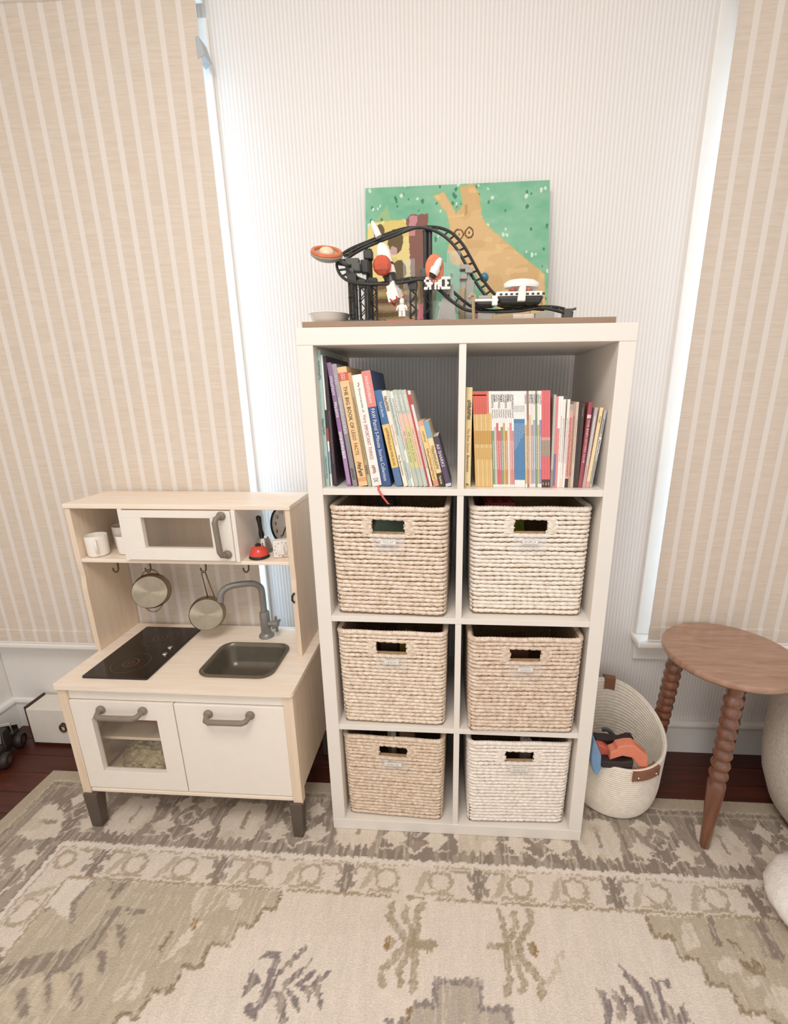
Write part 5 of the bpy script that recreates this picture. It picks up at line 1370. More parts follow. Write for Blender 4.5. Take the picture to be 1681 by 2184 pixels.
def lattice(u, v0, v1, y, w, double=False):
    """square lattice mast from the board up"""
    pt = T3(u, v0, y)
    x0, zt = pt.x, pt.z
    r_ = obj('lattice_mast', MB().box(x0 - w / 2, x0 - w / 2 + 0.003, y - w / 2, y + w / 2, BZ, zt).box(x0 + w / 2 - 0.003, x0 + w / 2, y - w / 2, y + w / 2, BZ, zt), m_track, co)
    nbr = max(2, int((zt - BZ) / (w * 0.9)))
    mb = MB()
    for i in range(nbr):
        za, zb = BZ + (zt - BZ) * i / nbr, BZ + (zt - BZ) * (i + 1) / nbr
        a_, b_ = (x0 - w / 2, x0 + w / 2) if i % 2 else (x0 + w / 2, x0 - w / 2)
        for yy_ in (y - w / 2, y + w / 2):
            mb.tube([(a_, yy_, za), (b_, yy_, zb)], 0.0013, 5)
    obj('cross_braces', mb, m_track, r_)
    obj('mast_foot', MB().box(x0 - w * .7, x0 + w * .7, y - w * .7, y + w * .7, BZ, BZ + 0.008), m_track, r_)
    obj('mast_cap', MB().box(x0 - w * .55, x0 + w * .55, y - w * .55, y + w * .55, zt - 0.004, zt + 0.012), m_track, r_)
lattice(752, 598, 690, .060, .019)
lattice(773, 610, 690, .052, .016)
lattice(796, 606, 690, .10, .018)
lattice(881, 615, 690, .06, .016)
lattice(912, 612, 690, .085, .020)
def post(u, v_top, y, r_, mat, name='support_post', zb=None):
    pt = T3(u, v_top, y)
    return obj(name, MB().lathe([(r_, 0), (r_, pt.z - (zb or BZ))], 12, Matrix.Translation((pt.x, y, zb or BZ))), mat, co, smooth=True)
post(907, 492, .168, .006, m_track)
post(917, 492, .168, .006, m_track)
post(786, 532, .140, .0085, m_track)
post(748, 552, .105, .007, m_dgrey)
for u, v, y, w, h in ((752, 560, .10, .034, .016), (760, 572, .10, .022, .020), (748, 583, .09, .020, .018), (786, 545, .13, .022, .02), (779, 570, .12, .02, .03), (905, 585, .09, .018, .022), (880, 605, .062, .022, .012)):
    pt = T3(u, v, y)
    obj('clamp_block', MB().box(pt.x - w / 2, pt.x + w / 2, y - .010, y + .010, pt.z - h / 2, pt.z + h / 2), m_dgrey if y < .11 else m_track, co, bevel=0.003)
for u0, u1, y, zc in ((740, 800, .06, .006), (800, 905, .07, .004), (905, 960, .09, .006)):
    a_, b_ = T3(u0, 680, y), T3(u1, 680, y)
    obj('base_plate', MB().box(a_.x, b_.x, y - .03, y + .05, BZ, BZ + zc), m_track, co, bevel=0.001)
    mb = MB()
    nst = int((b_.x - a_.x) / .010)
    for i in range(nst):
        for yy_ in (y - .024, y - .014):
            mb.lathe([(.0032, 0), (.0032, .003)], 8, Matrix.Translation((a_.x + (i + .5) * (b_.x - a_.x) / nst, yy_, BZ + zc)))
    obj('base_studs', mb, m_track, co, smooth=True)
# flying saucer on an arm at the far left
pu = T3(697, 545, .085)
UR = Matrix.Rotation(math.radians(30), 4, 'X') @ Matrix.Rotation(math.radians(9), 4, 'Y')
uf = obj('saucer', MB().lathe([(.012, -.012), (.026, -.008), (.037, .0), (.038, .004), (.034, .006)], 28, Matrix.Translation(pu) @ UR), m_grey, co, smooth=True)
obj('saucer_ring', MB().tube([pu + UR @ Vector((.032 * math.cos(a), .032 * math.sin(a), .007)) for a in np.linspace(0, 2 * math.pi, 25)[:-1]], .005, 8, closed=True), m_or, uf, smooth=True)
obj('saucer_dome', MB().ball((0, 0, .006), .018, .018, .012).xf(Matrix.Translation(pu) @ UR), M('cream_toy_dome', '#ead2b4', 0.3), uf, smooth=True)
obj('saucer_arm', MB().tube([pu + Vector((.02, 0, -.004)), T3(735, 562, .09), T3(752, 566, .10)], .0045, 8), m_dgrey, uf, smooth=True)
# leaning white and black rocket
pa, pb = T3(846, 642, .045), T3(812, 520, .060)
ax = (pb - pa)
L = ax.length
mt = Matrix.Translation(pa) @ ax.to_track_quat('Z', 'Y').to_matrix().to_4x4()
rk = obj('rocket_body', MB().lathe([(.0195, .0), (.0185, .022), (.0150, .026), (.0150, .040)], 4, mt @ Matrix.Rotation(math.radians(45), 4, 'Z')), m_wh, co)
obj('rocket_band', MB().lathe([(.0145, .040), (.0145, .058)], 16, mt), m_track, rk, smooth=True)
obj('rocket_upper', MB().lathe([(.0165, .058), (.0165, L - .040), (.0165, L - .022), (.012, L - .008), (.006, L)], 16, mt), m_wh, rk, smooth=True)
obj('rocket_ring', MB().lathe([(.0172, L - .052), (.0172, L - .047)], 16, mt), m_track, rk, smooth=True)
obj('rocket_hatch', MB().box(-.008, .008, -.0165, -.012, .008, .016).xf(mt), m_track, rk)
pt = T3(805, 492, .09)
obj('rocket_nose', MB().lathe([(.008, 0), (.0075, .02), (.004, .034), (.001, .038)], 14, Matrix.Translation(T3(808, 505, .13)) @ Matrix.Rotation(math.radians(-25), 4, 'Y')), m_wh, rk, smooth=True)
ps = T3(815, 566, .030)
obj('fire_ball', MB().ball(ps, .0215, .018, .0215, 8, 6), m_trans_or, rk)
for du, dv, hx in ((-6, 6, '#c9382f'), (6, -4, '#e8a06a')):
    pf = T3(815 + du, 566 + dv, .028)
    obj('fire_core', MB().ball(pf, .009, .009, .011, 8, 6), M('core_' + hx[1:], hx, 0.3), rk)
# red plant and astronaut at the rocket foot
pf = T3(856, 672, .035)
obj('red_plate', MB().box(pf.x - .032, pf.x + .032, .015, .06, BZ, BZ + .004), m_redp, co, bevel=.001)
mb = MB()
for i in range(7):
    a = i * 0.9
    c_ = Vector((T3(852, 650, .04).x + .012 * math.cos(a), .04 + .01 * math.sin(a), T3(852, 650, .04).z + .004 * i - .012))
    mb.tube([c_, c_ + Vector((.012 * math.cos(a), .006 * math.sin(a), .008))], [.003, .001], 6)
obj('red_flames', mb, m_redp, co)
def figure(u, v, y, hexbody, hexhead, sc=1.0):
    """small brick figure: legs, body, arms, head; v is the foot line"""
    b_ = T3(u, v, y)
    f = obj('figure_body', MB().hexa([(b_.x - .008 * sc, y - .004, b_.z + .012 * sc), (b_.x + .008 * sc, y - .004, b_.z + .012 * sc), (b_.x + .008 * sc, y + .004, b_.z + .012 * sc), (b_.x - .008 * sc, y + .004, b_.z + .012 * sc)],
                             [(b_.x - .0055 * sc, y - .004, b_.z + .026 * sc), (b_.x + .0055 * sc, y - .004, b_.z + .026 * sc), (b_.x + .0055 * sc, y + .004, b_.z + .026 * sc), (b_.x - .0055 * sc, y + .004, b_.z + .026 * sc)]), M('fig_' + hexbody[1:], hexbody, .4), co, bevel=.001)
    for s in (-1, 1):
        obj('figure_leg', MB().box(b_.x + s * .0042 * sc - .0036 * sc, b_.x + s * .0042 * sc + .0036 * sc, y - .004, y + .004, b_.z, b_.z + .0118 * sc), M('fig_' + hexbody[1:], hexbody, .4), f, bevel=.0006)
        obj('figure_arm', MB().tube([(b_.x + s * .007 * sc, y, b_.z + .024 * sc), (b_.x + s * .011 * sc, y - .003, b_.z + .017 * sc), (b_.x + s * .011 * sc, y - .009, b_.z + .014 * sc)], .0024 * sc, 6), M('fig_' + hexbody[1:], hexbody, .4), f, smooth=True)
    obj('figure_head', MB().lathe([(.004 * sc, 0), (.0055 * sc, .002 * sc), (.0055 * sc, .009 * sc), (.0035 * sc, .0105 * sc), (.003 * sc, .0125 * sc)], 14, Matrix.Translation((b_.x, y, b_.z + .0265 * sc))), M('fig_' + hexhead[1:], hexhead, .35), f, smooth=True)
figure(858, 676, .028, '#eee8e0', '#f4efe8', 1.0)
# planet sign with white letters
pp = T3(927, 574, .055)
pd = obj('planet_disc', MB().lathe([(.002, 0), (.024, .0), (.026, .003), (.024, .006), (.002, .007)], 30, Matrix.Translation(pp) @ Matrix.Rotation(math.radians(90), 4, 'X') @ Matrix.Diagonal((0.82, 1.18, 1, 1))), m_or, co, smooth=True)
mt = Matrix.Translation(T3(924, 585, .044)) @ Matrix.Rotation(math.radians(28), 4, 'Y')
obj('sign_shuttle', MB().lathe([(.010, 0), (.011, .012), (.008, .016), (.008, .026), (.004, .036)], 12, mt), m_wh, pd, smooth=True)
obj('sign_shuttle_engine', MB().lathe([(.006, -.008), (.009, -.001)], 12, mt), m_dkbr, pd, smooth=True)
# SPACE sign: letters made of round white studs in front of a dark plate
pl_ = T3(905, 618, .050); pr_ = T3(961, 590, .050)
sg = obj('sign_plate', MB().box(pl_.x, pr_.x, .052, .056, pl_.z, pr_.z), m_track, co)
LET = {'S': ('011', '100', '011', '001', '110'), 'P': ('110', '101', '110', '100', '100'), 'A': ('010', '101', '111', '101', '101'), 'C': ('011', '100', '100', '100', '011'), 'E': ('111', '100', '110', '100', '111')}
wl = (pr_.x - pl_.x) / 5
for k_, ch in enumerate('SPACE'):
    mb = MB()
    for r_i, row in enumerate(LET[ch]):
        for c_i, bit in enumerate(row):
            if bit == '1':
                mb.ball((pl_.x + wl * (k_ + (c_i + .5) / 3.2), .0505, pr_.z - (pr_.z - pl_.z) * (r_i + .5) / 5), .0030, .0020, .0036, 8, 6)
    obj('sign_letter', mb, m_wh, sg, smooth=True)
# clear lift panels
for u, w, v0, v1 in ((938, .018, 560, 690), (968, .016, 535, 690), (872, .014, 552, 690)):
    a_, b_ = T3(u, v0, .12), T3(u, v1, .12)
    obj('clear_panel', MB().box(a_.x - w, a_.x + w, .118, .1195, BZ, a_.z).box(a_.x - w, a_.x - w + .0015, .118, .135, BZ, a_.z).box(a_.x + w - .0015, a_.x + w, .118, .135, BZ, a_.z), m_trans, co)
# grey rock tower and stepped grey bricks
for u, w, v0, y in ((992, .012, 585, .145), (1003, .010, 600, .140), (985, .008, 615, .138)):
    a_ = T3(u, v0, y)
    tw_ = obj('rock_brick', MB().box(a_.x - w, a_.x + w, y - .012, y + .012, BZ, a_.z), m_grey if u != 985 else m_tanb, co, bevel=.002)
for u, v, w, h in ((990, 572, .024, .010), (1000, 580, .018, .010), (988, 592, .018, .012)):
    a_ = T3(u, v, .14)
    obj('rock_brick', MB().box(a_.x - w / 2, a_.x + w / 2, .125, .155, a_.z - h / 2, a_.z + h / 2), m_grey, co, bevel=.001)
a_ = T3(950, 625, .075)
mb = MB().prism([(a_.x - .024, BZ), (a_.x + .026, BZ), (a_.x + .018, BZ + .085), (a_.x + .002, BZ + .085)], 'y', .070, .100)
obj('grey_wedge', mb, m_grey, co)
a_ = T3(1033, 592, .19)
bs = obj('blue_ball', MB().ball(a_, .0115), m_blue, co, smooth=True)
obj('ball_stand', MB().tube([(a_.x, a_.y, BZ), (a_.x, a_.y, a_.z - .010)], .003, 8), m_trans, bs, smooth=True)
a_ = T3(1008, 640, .06)
obj('tan_creature', MB().tube(smooth_path([(a_.x + .004, .06, BZ), (a_.x + .002, .06, a_.z - .006), (a_.x + .006, .06, a_.z + .006), (a_.x - .002, .06, a_.z + .012), (a_.x - .008, .06, a_.z + .004)], 4), .004, 8), m_tanb, co, smooth=True)
# station: grey feet and stones under the flat track, buffer at the right end
for u in (1038, 1160):
    a_ = T3(u, 668, .085)
    obj('track_foot', MB().box(a_.x - .022, a_.x + .022, .072, .098, BZ, a_.z), m_grey, co, bevel=.002)
mb = MB()
for u, w, mat in ((1062, .016, 0), (1082, .020, 0), (1104, .018, 0), (1126, .018, 0)):
    a_ = T3(u, 668, .08)
    obj('stone', MB().box(a_.x - w / 2 - .006, a_.x + w / 2 + .006, .068, .1, BZ, BZ + .020), m_cream if u in (1104, 1126) else m_tanb, co, bevel=.005)
a_ = T3(1212, 664, .085)
obj('buffer', MB().box(a_.x - .012, a_.x + .006, .07, .1, BZ, a_.z + .004).tube([(a_.x - .004, .085, a_.z), (a_.x + .018, .085, a_.z + .006)], .003, 6).tube([(a_.x + .008, .085, BZ), (a_.x + .010, .085, a_.z)], .003, 6), m_dgrey, co, bevel=.001)
# train: black chassis, white space cars with riders
def car(u0, u1, vt, vb, y, parts):
    a_, b_ = T3(u0, vb, y), T3(u1, vt, y)
    ch = obj('car_chassis', MB().hexa([(a_.x + .010, y - .016, a_.z), (b_.x - .008, y - .016, a_.z), (b_.x - .008, y + .016, a_.z), (a_.x + .010, y + .016, a_.z)],
                                     [(a_.x, y - .019, b_.z), (b_.x, y - .019, b_.z), (b_.x, y + .019, b_.z), (a_.x, y + .019, b_.z)]), m_track, co, bevel=.004)
    return ch, a_, b_
ch2, a2, b2 = car(1058, 1158, 634, 652, .075, 0)
deck = obj('car_deck', MB().box(a2.x - .002, b2.x - .004, .054, .096, b2.z, b2.z + .010), m_wh, ch2, bevel=.002)
obj('car_dome', MB().lathe([(.040, 0), (.042, .004), (.040, .010), (.030, .016), (.010, .019)], 32, Matrix.Translation((T3(1112, 612, .09).x, .09, T3(1112, 614, .09).z)) @ Matrix.Diagonal((1.0, .5, 1, 1))), m_wh, ch2, smooth=True)
obj('car_back', MB().box(T3(1085, 620, .1).x, T3(1148, 620, .1).x, .098, .106, b2.z, T3(1100, 606, .1).z), m_wh, ch2, bevel=.002)
obj('car_nose', MB().hexa([(T3(1103, 650, .05).x, .046, a2.z + .004), (T3(1120, 650, .05).x, .046, a2.z + .004), (T3(1122, 650, .05).x, .066, a2.z + .004), (T3(1103, 650, .05).x, .066, a2.z + .004)],
                          [(T3(1106, 650, .05).x, .046, b2.z + .018), (T3(1120, 650, .05).x, .046, b2.z + .022), (T3(1122, 650, .05).x, .066, b2.z + .022), (T3(1106, 650, .05).x, .066, b2.z + .018)]), m_wh, ch2, bevel=.002)
mb = MB()
for i in range(9):
    xx = a2.x + .006 + i * .012
    mb.box(xx, xx + .006, .0535, .0545, b2.z + .002, b2.z + .006)
obj('deck_marks', mb, m_track, ch2)
for u, hx1, hx2 in ((1094, '#caa890', '#a8584a'), (1128, '#e7ded2', '#b5705c')):
    pt = T3(u, 622, .070)
    hd_ = obj('rider_head', MB().lathe([(.004, -.008), (.0062, -.006), (.0062, .003), (.004, .005)], 14, Matrix.Translation(pt)), M('rider_' + hx1[1:], '#d9b48c', .4), ch2, smooth=True)
    obj('rider_hair', MB().ball((pt.x, pt.y + .001, pt.z + .003), .0085, .0085, .0068), M('rider_' + hx2[1:], hx2, .5), hd_, smooth=True)
    obj('rider_body', MB().box(pt.x - .008, pt.x + .008, .066, .076, b2.z + .010, pt.z - .008), M('rider_b_' + hx1[1:], hx1, .4), ch2, bevel=.002)
pt = T3(1100, 628, .060)
obj('green_bar', MB().box(pt.x - .012, pt.x - .002, .056, .062, pt.z - .003, pt.z + .002), m_lime, ch2)
pt = T3(1138, 630, .062)
obj('brown_pack', MB().box(pt.x - .006, pt.x + .008, .058, .066, b2.z + .010, pt.z + .006), m_tanb, ch2, bevel=.002)
ch1, a1, b1 = car(1012, 1060, 646, 656, .072, 0)
obj('front_deck', MB().box(a1.x, b1.x + .002, .052, .092, b1.z, b1.z + .006), m_wh, ch1, bevel=.002)
obj('front_hood', MB().box(T3(1020, 640, .07).x, T3(1048, 640, .07).x, .056, .088, b1.z + .006, b1.z + .014), m_grey, ch1, bevel=.003)
obj('coupling', MB().box(T3(1048, 648, .07).x, T3(1060, 648, .07).x, .050, .060, a1.z, b1.z + .012), m_wh, ch1, bevel=.002)
# ------------------------------------------------------------------ right side: rope basket, stool, chair, fluffy pouf
m_rope = M('cotton_rope', '#efe4d4', 0.85, var=0.06, vscale=(60, 60, 60), bump=0.3, bscale=(500, 500, 500))
m_leather = M('brown_leather', '#8d6048', 0.5, var=0.08)
rbx, rby = 0.916, 0.200
rb = thing('rope_basket', 'white coiled cotton rope basket on the floor beside the stool', 'basket', (rbx, rby, 0.0))
def rim_z(a):
    # rim rises at the two handles (front-left hidden and back) and dips between
    return 0.268 + 0.066 * math.sin(a - math.radians(4)) + 0.010 * math.cos(2 * (a - math.radians(95)))
rows, seg = 27, 72
V, F = [], []
for i in range(rows * 3 + 1):
    f = i / (rows * 3)
    for j in range(seg):
        a = 2 * math.pi * j / seg
        z = f * rim_z(a)
        hfr = min(1.0, z / 0.10)
        r = 0.139 * (0.80 + 0.20 * math.sqrt(max(0.0, 1 - (1 - hfr) ** 2))) + 0.008 * f
        r += 0.0036 * abs(math.sin(math.pi * f * rows)) + 0.007 * math.exp(-((a - math.radians(-28)) / .35) ** 2) * f * f
        V.append((rbx + r * math.cos(a), rby + r * math.sin(a) * 0.97, 0.0008 + z))
k2 = len(V)
for i in range(rows * 3 + 1):
    f = 1 - i / (rows * 3)
    for j in range(seg):
        a = 2 * math.pi * j / seg
        z = max(0.006, f * rim_z(a))
        hfr = min(1.0, z / 0.10)
        r = 0.139 * (0.80 + 0.20 * math.sqrt(max(0.0, 1 - (1 - hfr) ** 2))) + 0.008 * f - 0.007
        r -= 0.0034 * abs(math.sin(math.pi * f * rows))
        V.append((rbx + r * math.cos(a), rby + r * math.sin(a) * 0.97, 0.0008 + z))
tot = 2 * (rows * 3 + 1)
for i in range(tot - 1):
    for j in range(seg):
        F.append((i * seg + j, i * seg + (j + 1) % seg, (i + 1) * seg + (j + 1) % seg, (i + 1) * seg + j))
F.append(tuple(range(seg))[::-1])
F.append(tuple((tot - 1) * seg + j for j in range(seg)))
o = obj('coiled_rope', MB().add(V, F), m_rope, rb, smooth=True, angle=70)
o['kind'] = 'stuff'
rimp = []
for j in range(seg):
    a = 2 * math.pi * j / seg
    rimp.append((rbx + 0.1450 * math.cos(a), rby + 0.1405 * math.sin(a), rim_z(a) + 0.001))
obj('rim_coil', MB().tube(rimp, 0.0052, 8, closed=True), m_rope, rb, smooth=True)
def wrap_tab(ang, name, half=0.10, dz0=-0.035, dz1=0.012, mat=None):
    vs_, nn = [], 7
    for i in range(nn):
        a = math.radians(ang) + half * (i / (nn - 1) * 2 - 1)
        for r, z in ((0.1555, rim_z(a) + dz0), (0.1555, rim_z(a) + dz1), (0.1340, rim_z(a) + dz1), (0.1340, rim_z(a) + dz0)):
            vs_.append((rbx + r * math.cos(a), rby + r * math.sin(a) * .97, z))
    fs_ = [(i * 4 + j, i * 4 + (j + 1) % 4, i * 4 + 4 + (j + 1) % 4, i * 4 + 4 + j) for i in range(nn - 1) for j in range(4)]
    fs_ += [(0, 1, 2, 3), tuple((nn - 1) * 4 + j for j in (3, 2, 1, 0))]
    return obj(name, MB().add(vs_, fs_), mat or m_leather, rb, bevel=0.002)
wrap_tab(86, 'handle_wrap', 0.13)
lt = wrap_tab(-72, 'leather_tab', 0.30, -0.030, 0.004)
a = math.radians(-72)
for da in (-0.2, 0.2):
    obj('rivet', MB().ball((rbx + 0.1570 * math.cos(a + da), rby + 0.1570 * math.sin(a + da) * .97, rim_z(a + da) - 0.014), 0.004), m_chrome, lt, smooth=True)
wrap_tab(-64, 'clear_pocket', 0.22, -0.085, -0.032, m_clip)
# toys piled in the rope basket
m_orange = M('orange_foam', '#e88a6c', 0.5, var=0.05)
m_bluep = M('blue_foam', '#7da3c8', 0.5, var=0.06)
m_blk = M('black_rubber', '#2f2422', 0.5, var=0.06)
def slab(name, label, cat, pts, y0, y1, mat, extra=None):
    c = Vector((sum(p[0] for p in pts) / len(pts), (y0 + y1) / 2, min(p[1] for p in pts)))
    r_ = thing(name, label, cat, tuple(c))
    obj('toy_body', MB().prism(pts, 'y', y0, y1), mat, r_, bevel=0.004)
    return r_
def ppts(y, *uv):
    return [(at(u, v, y).x, at(u, v, y).z) for u, v in uv]
y = 0.085
tb = slab('toy_blaster', 'orange toy blaster lying on top in the rope basket', 'toy', ppts(y, (1298, 1617), (1300, 1600), (1312, 1596), (1316, 1589), (1336, 1585), (1352, 1585), (1380, 1608), (1379, 1637), (1362, 1632), (1346, 1612), (1326, 1608), (1312, 1612)), 0.075, 0.110, m_orange)
obj('blaster_grip', MB().prism(ppts(y, (1278, 1614), (1320, 1616), (1348, 1614), (1345, 1632), (1320, 1630), (1279, 1628)), 'y', 0.066, 0.098), m_blk, tb, bevel=0.004)
tb2 = slab('toy_sword', 'black toy handle across the rope basket above the orange toy', 'toy', ppts(.13, (1267, 1568), (1290, 1570), (1320, 1574), (1340, 1568), (1350, 1570), (1347, 1586), (1320, 1584), (1310, 1592), (1286, 1588), (1268, 1580)), 0.118, 0.146, m_blk)
slab('toy_shield', 'blue foam toy piece standing at the bookshelf side of the rope basket', 'toy', ppts(.075, (1262, 1566), (1268, 1574), (1278, 1600), (1277, 1628), (1270, 1642), (1262, 1636), (1256, 1618), (1257, 1590)), 0.050, 0.085, m_bluep)
slab('toy_block', 'salmon toy block between the blue piece and the orange toy', 'toy', ppts(.11, (1272, 1582), (1286, 1585), (1300, 1594), (1300, 1612), (1284, 1614), (1274, 1610)), 0.096, 0.13, M('salmon_foam', '#d9705c', 0.5))
tb3 = thing('toy_strap', 'dark green curved toy strap at the back of the rope basket', 'toy', tuple(at(1300, 1570, .17)))
obj('strap_curve', MB().tube(smooth_path([at(1284, 1556, .17), at(1296, 1556, .165), at(1306, 1566, .16), at(1314, 1580, .155), at(1320, 1600, .15)], 4), 0.008, 10, squash=.6), M('dark_green_rubber', '#4c5652', .5), tb3, smooth=True)

# turned three-legged stool
def stained(name, dark, light):
    m, nt, b = new_mat(name)
    v = coords(nt, (6, 40, 6))
    n_ = nd(nt, 'ShaderNodeTexNoise', Scale=1.0, Detail=6.0, Roughness=0.65, Distortion=1.2); nt.links.new(v, n_.inputs['Vector'])
    r = nt.nodes.new('ShaderNodeValToRGB')
    r.color_ramp.elements[0].position = 0.30; r.color_ramp.elements[0].color = C(dark)
    r.color_ramp.elements[1].position = 0.70; r.color_ramp.elements[1].color = C(light)
    nt.links.new(n_.outputs['Fac'], r.inputs['Fac'])
    nt.links.new(r.outputs['Color'], b.inputs['Base Color'])
    b.inputs['Roughness'].default_value = 0.30
    b.inputs['Coat Weight'].default_value = 0.8
    b.inputs['Coat Roughness'].default_value = 0.22
    return m
m_stool = stained('stained_walnut_leg', '#5c3624', '#87533a')
m_seat = stained('walnut_seat_with_sheen', '#8f6852', '#b68f77')  # paler than the legs: the seat's reflected sheen is put into its colour
scx, scy, scr, scz = 1.196, 0.160, 0.182, 0.572
st = thing('stool', 'brown three-legged stool with an oval top and spool-turned legs', 'stool', (scx, scy, 0.0))
obj('seat', MB().lathe([(scr * .90, scz - .026), (scr * .97, scz - .022), (scr, scz - .014), (scr, scz - .006), (scr * .985, scz), (0.001, scz)], 72, Matrix.Translation((scx, scy, 0))), m_seat, st, smooth=True, angle=50)
def leg(top, foot):
    top, foot = Vector(top), Vector(foot)
    ax_ = top - foot
    L_ = ax_.length
    mt_ = Matrix.Translation(foot) @ ax_.to_track_quat('Z', 'Y').to_matrix().to_4x4()
    prof = [(.0125, 0), (.0140, .004), (.0175, .09), (.0225, .17), (.0245, .215), (.0235, .225), (.0195, .232)]
    z0, z1, nb = .234, L_ - .045, 8
    for i in range(nb):
        a0 = z0 + (z1 - z0) * i / nb
        h_ = (z1 - z0) / nb
        for t in (0.08, .25, .5, .75, .92):
            prof.append((.0150 + .0112 * math.sin(math.pi * t) ** .7, a0 + h_ * t))
    prof += [(.0175, L_ - .043), (.0215, L_ - .038), (.0230, L_ - .004), (.0230, L_)]
    obj('leg', MB().lathe(prof, 24, mt_), m_stool, st, smooth=True, angle=60)
leg((1.156, 0.045, scz - .024), (1.134, 0.004, 0.0005))
leg((1.062, 0.190, scz - .024), (1.112, 0.335, Z_FLOOR + .0005))
leg((1.290, 0.232, scz - .024), (1.345, 0.300, Z_FLOOR + .0005))

# upholstered beige tub chair at the right edge
m_boucle = M('beige_boucle', '#e2d8ca', 0.95, var=0.10, vscale=(120, 120, 120), bump=0.9, bscale=(160, 160, 160))
tcx, tcy = 1.612, 0.078
tc = thing('tub_chair', 'beige upholstered tub chair cut off by the right edge behind the stool', 'chair', (tcx, tcy, 0))
prof = [(.150, .0), (.185, .012), (.222, .06), (.250, .14), (.262, .22), (.264, .30), (.260, .38), (.254, .43), (.240, .455), (.215, .465), (.195, .455), (.185, .42), (.185, .31), (.10, .30), (.001, .30)]
obj('upholstered_shell', MB().lathe([(a_, b_ + .0005) for a_, b_ in prof], 64, Matrix.Translation((tcx, tcy, 0))), m_boucle, tc, smooth=True, angle=80)
obj('seat_cushion', MB().lathe([(.150, .301), (.172, .312), (.176, .345), (.160, .362), (.08, .368), (.001, .368)], 48, Matrix.Translation((tcx, tcy, 0))), m_boucle, tc, smooth=True, angle=80)
# white fluffy pouf corner
m_fluff = M('white_fleece', '#f2ece5', 0.95, var=0.05, vscale=(60, 60, 60), bump=1.0, bscale=(140, 140, 140))
px_, py_ = 1.335, -0.200
pouf = MB()
pouf.ball((px_, py_, 0.073), 0.150, 0.130, 0.0725, 64, 36)
pouf.v = [(a_ + .006 * (value_noise(np.array([a_ * 60 + c_ * 50]), np.array([b_ * 60.]), 2)[0] - .5), b_ + .006 * (value_noise(np.array([a_ * 50.]), np.array([b_ * 50 + c_ * 60]), 3)[0] - .5), max(.0006, c_)) for a_, b_, c_ in pouf.v]
tag(obj('fleece_cushion', pouf, m_fluff, None, smooth=True, angle=80), 'white fluffy fleece cushion on the rug at the right edge', 'cushion')

# ------------------------------------------------------------------ left corner: white box and black toy truck
m_boxw = M('white_painted_wood', '#ebe3d8', 0.5, var=0.02)
m_dkwood = M('dark_wood_edge', '#4a2f20', 0.5, var=0.1)
bx0, bx1, by0, by1, bzt = -1.275, -0.985, 0.298, 0.392, 0.158
wb = thing('storage_box', 'low white storage box with a ring pull behind the play kitchen', 'box', ((bx0 + bx1) / 2, (by0 + by1) / 2, Z_FLOOR))
obj('box_body', MB().box(bx0, bx1, by0, by1, Z_FLOOR + .012, bzt), m_boxw, wb, bevel=.002)
obj('box_plinth', MB().box(bx0 + .01, bx1 - .01, by0 + .006, by1, Z_FLOOR + .0004, Z_FLOOR + .012), m_dkwood, wb)
obj('side_board', MB().box(bx0 - .010, bx0 - .001, by0 + .004, by1, Z_FLOOR + .0004, bzt + .006), m_dkwood, wb, bevel=.001)
pr = at(137, 1551, by0)
obj('ring_pull', MB().tube([(pr.x + .012 * math.cos(a_), by0 - .006, pr.z + .016 * math.sin(a_)) for a_ in np.linspace(0, 2 * math.pi, 21)[:-1]], .0035, 8, closed=True), m_hook, wb, smooth=True)
obj('ring_plate', MB().lathe([(.010, 0), (.009, .003)], 16, Matrix.Translation((pr.x, by0, pr.z + .012)) @ Matrix.Rotation(math.radians(90), 4, 'X')), m_hook, wb)
tx, ty = -1.338, 0.222
tr = thing('toy_truck', 'black toy truck with big wheels parked beside the white box', 'toy truck', (tx, ty, Z_FLOOR), (0, 0, math.radians(-68)), local=True)
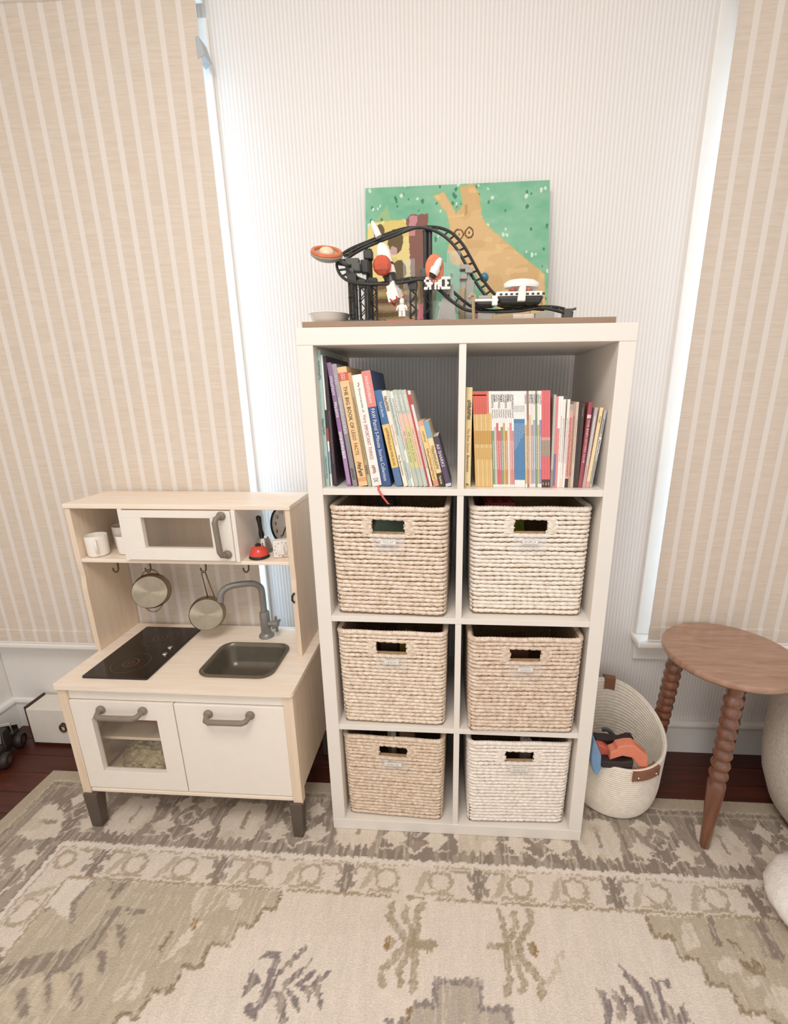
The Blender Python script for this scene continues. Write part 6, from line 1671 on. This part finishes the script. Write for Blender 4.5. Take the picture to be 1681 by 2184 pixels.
m_trk = M('black_toy_paint', '#2a2422', 0.3, var=0.1)
obj('chassis', MB().box(-.085, .085, -.028, .028, .028, .048), m_trk, tr, bevel=.003, local=True)
obj('hood', MB().hexa([(.020, -.030, .046), (.085, -.028, .046), (.085, .028, .046), (.020, .030, .046)], [(.020, -.028, .078), (.080, -.024, .068), (.080, .024, .068), (.020, .028, .078)]), m_trk, tr, bevel=.004, local=True)
cab = obj('cab', MB().hexa([(-.040, -.030, .046), (.022, -.030, .046), (.022, .030, .046), (-.040, .030, .046)], [(-.034, -.024, .112), (.004, -.024, .112), (.004, .024, .112), (-.034, .024, .112)]), m_trk, tr, bevel=.004, local=True)
obj('windscreen', MB().hexa([(.0215, -.024, .080), (.0235, -.024, .080), (.0235, .024, .080), (.0215, .024, .080)], [(.006, -.020, .108), (.008, -.020, .108), (.008, .020, .108), (.006, .020, .108)]), M('smoked_glass', '#6a5f58', 0.1), cab, local=True)
obj('cargo_bed', MB().box(-.085, -.042, -.030, .030, .046, .070).box(-.083, -.080, -.030, .030, .07, .085), m_trk, tr, bevel=.002, local=True)
obj('roll_bar', MB().tube([(-.046, -.028, .07), (-.046, -.026, .118), (-.046, .026, .118), (-.046, .028, .07)], .003, 8), m_chrome, tr, smooth=True, local=True)
for yy_ in (-.018, .018, 0.0):
    obj('headlamp', MB().ball((.088, yy_, .058 if yy_ else .046), .0075), m_chrome, tr, smooth=True, local=True)
for sx in (-.055, .055):
    for sy in (-1, 1):
        mt_ = Matrix.Translation((sx, sy * .038, .0300)) @ Matrix.Rotation(math.radians(90), 4, 'X')
        w_ = obj('wheel', MB().lathe([(.012, -.014), (.024, -.014), (.029, -.008), (.0295, 0), (.029, .008), (.024, .014), (.012, .014)], 24, mt_), m_blk, tr, smooth=True, local=True)
        obj('hubcap', MB().lathe([(.012, -.012), (.012, .012)], 12, mt_ @ Matrix.Diagonal((1, 1, 1.22, 1))), M('bronze_hub', '#7b5b48', .35, metal=.4), w_, smooth=True, local=True)
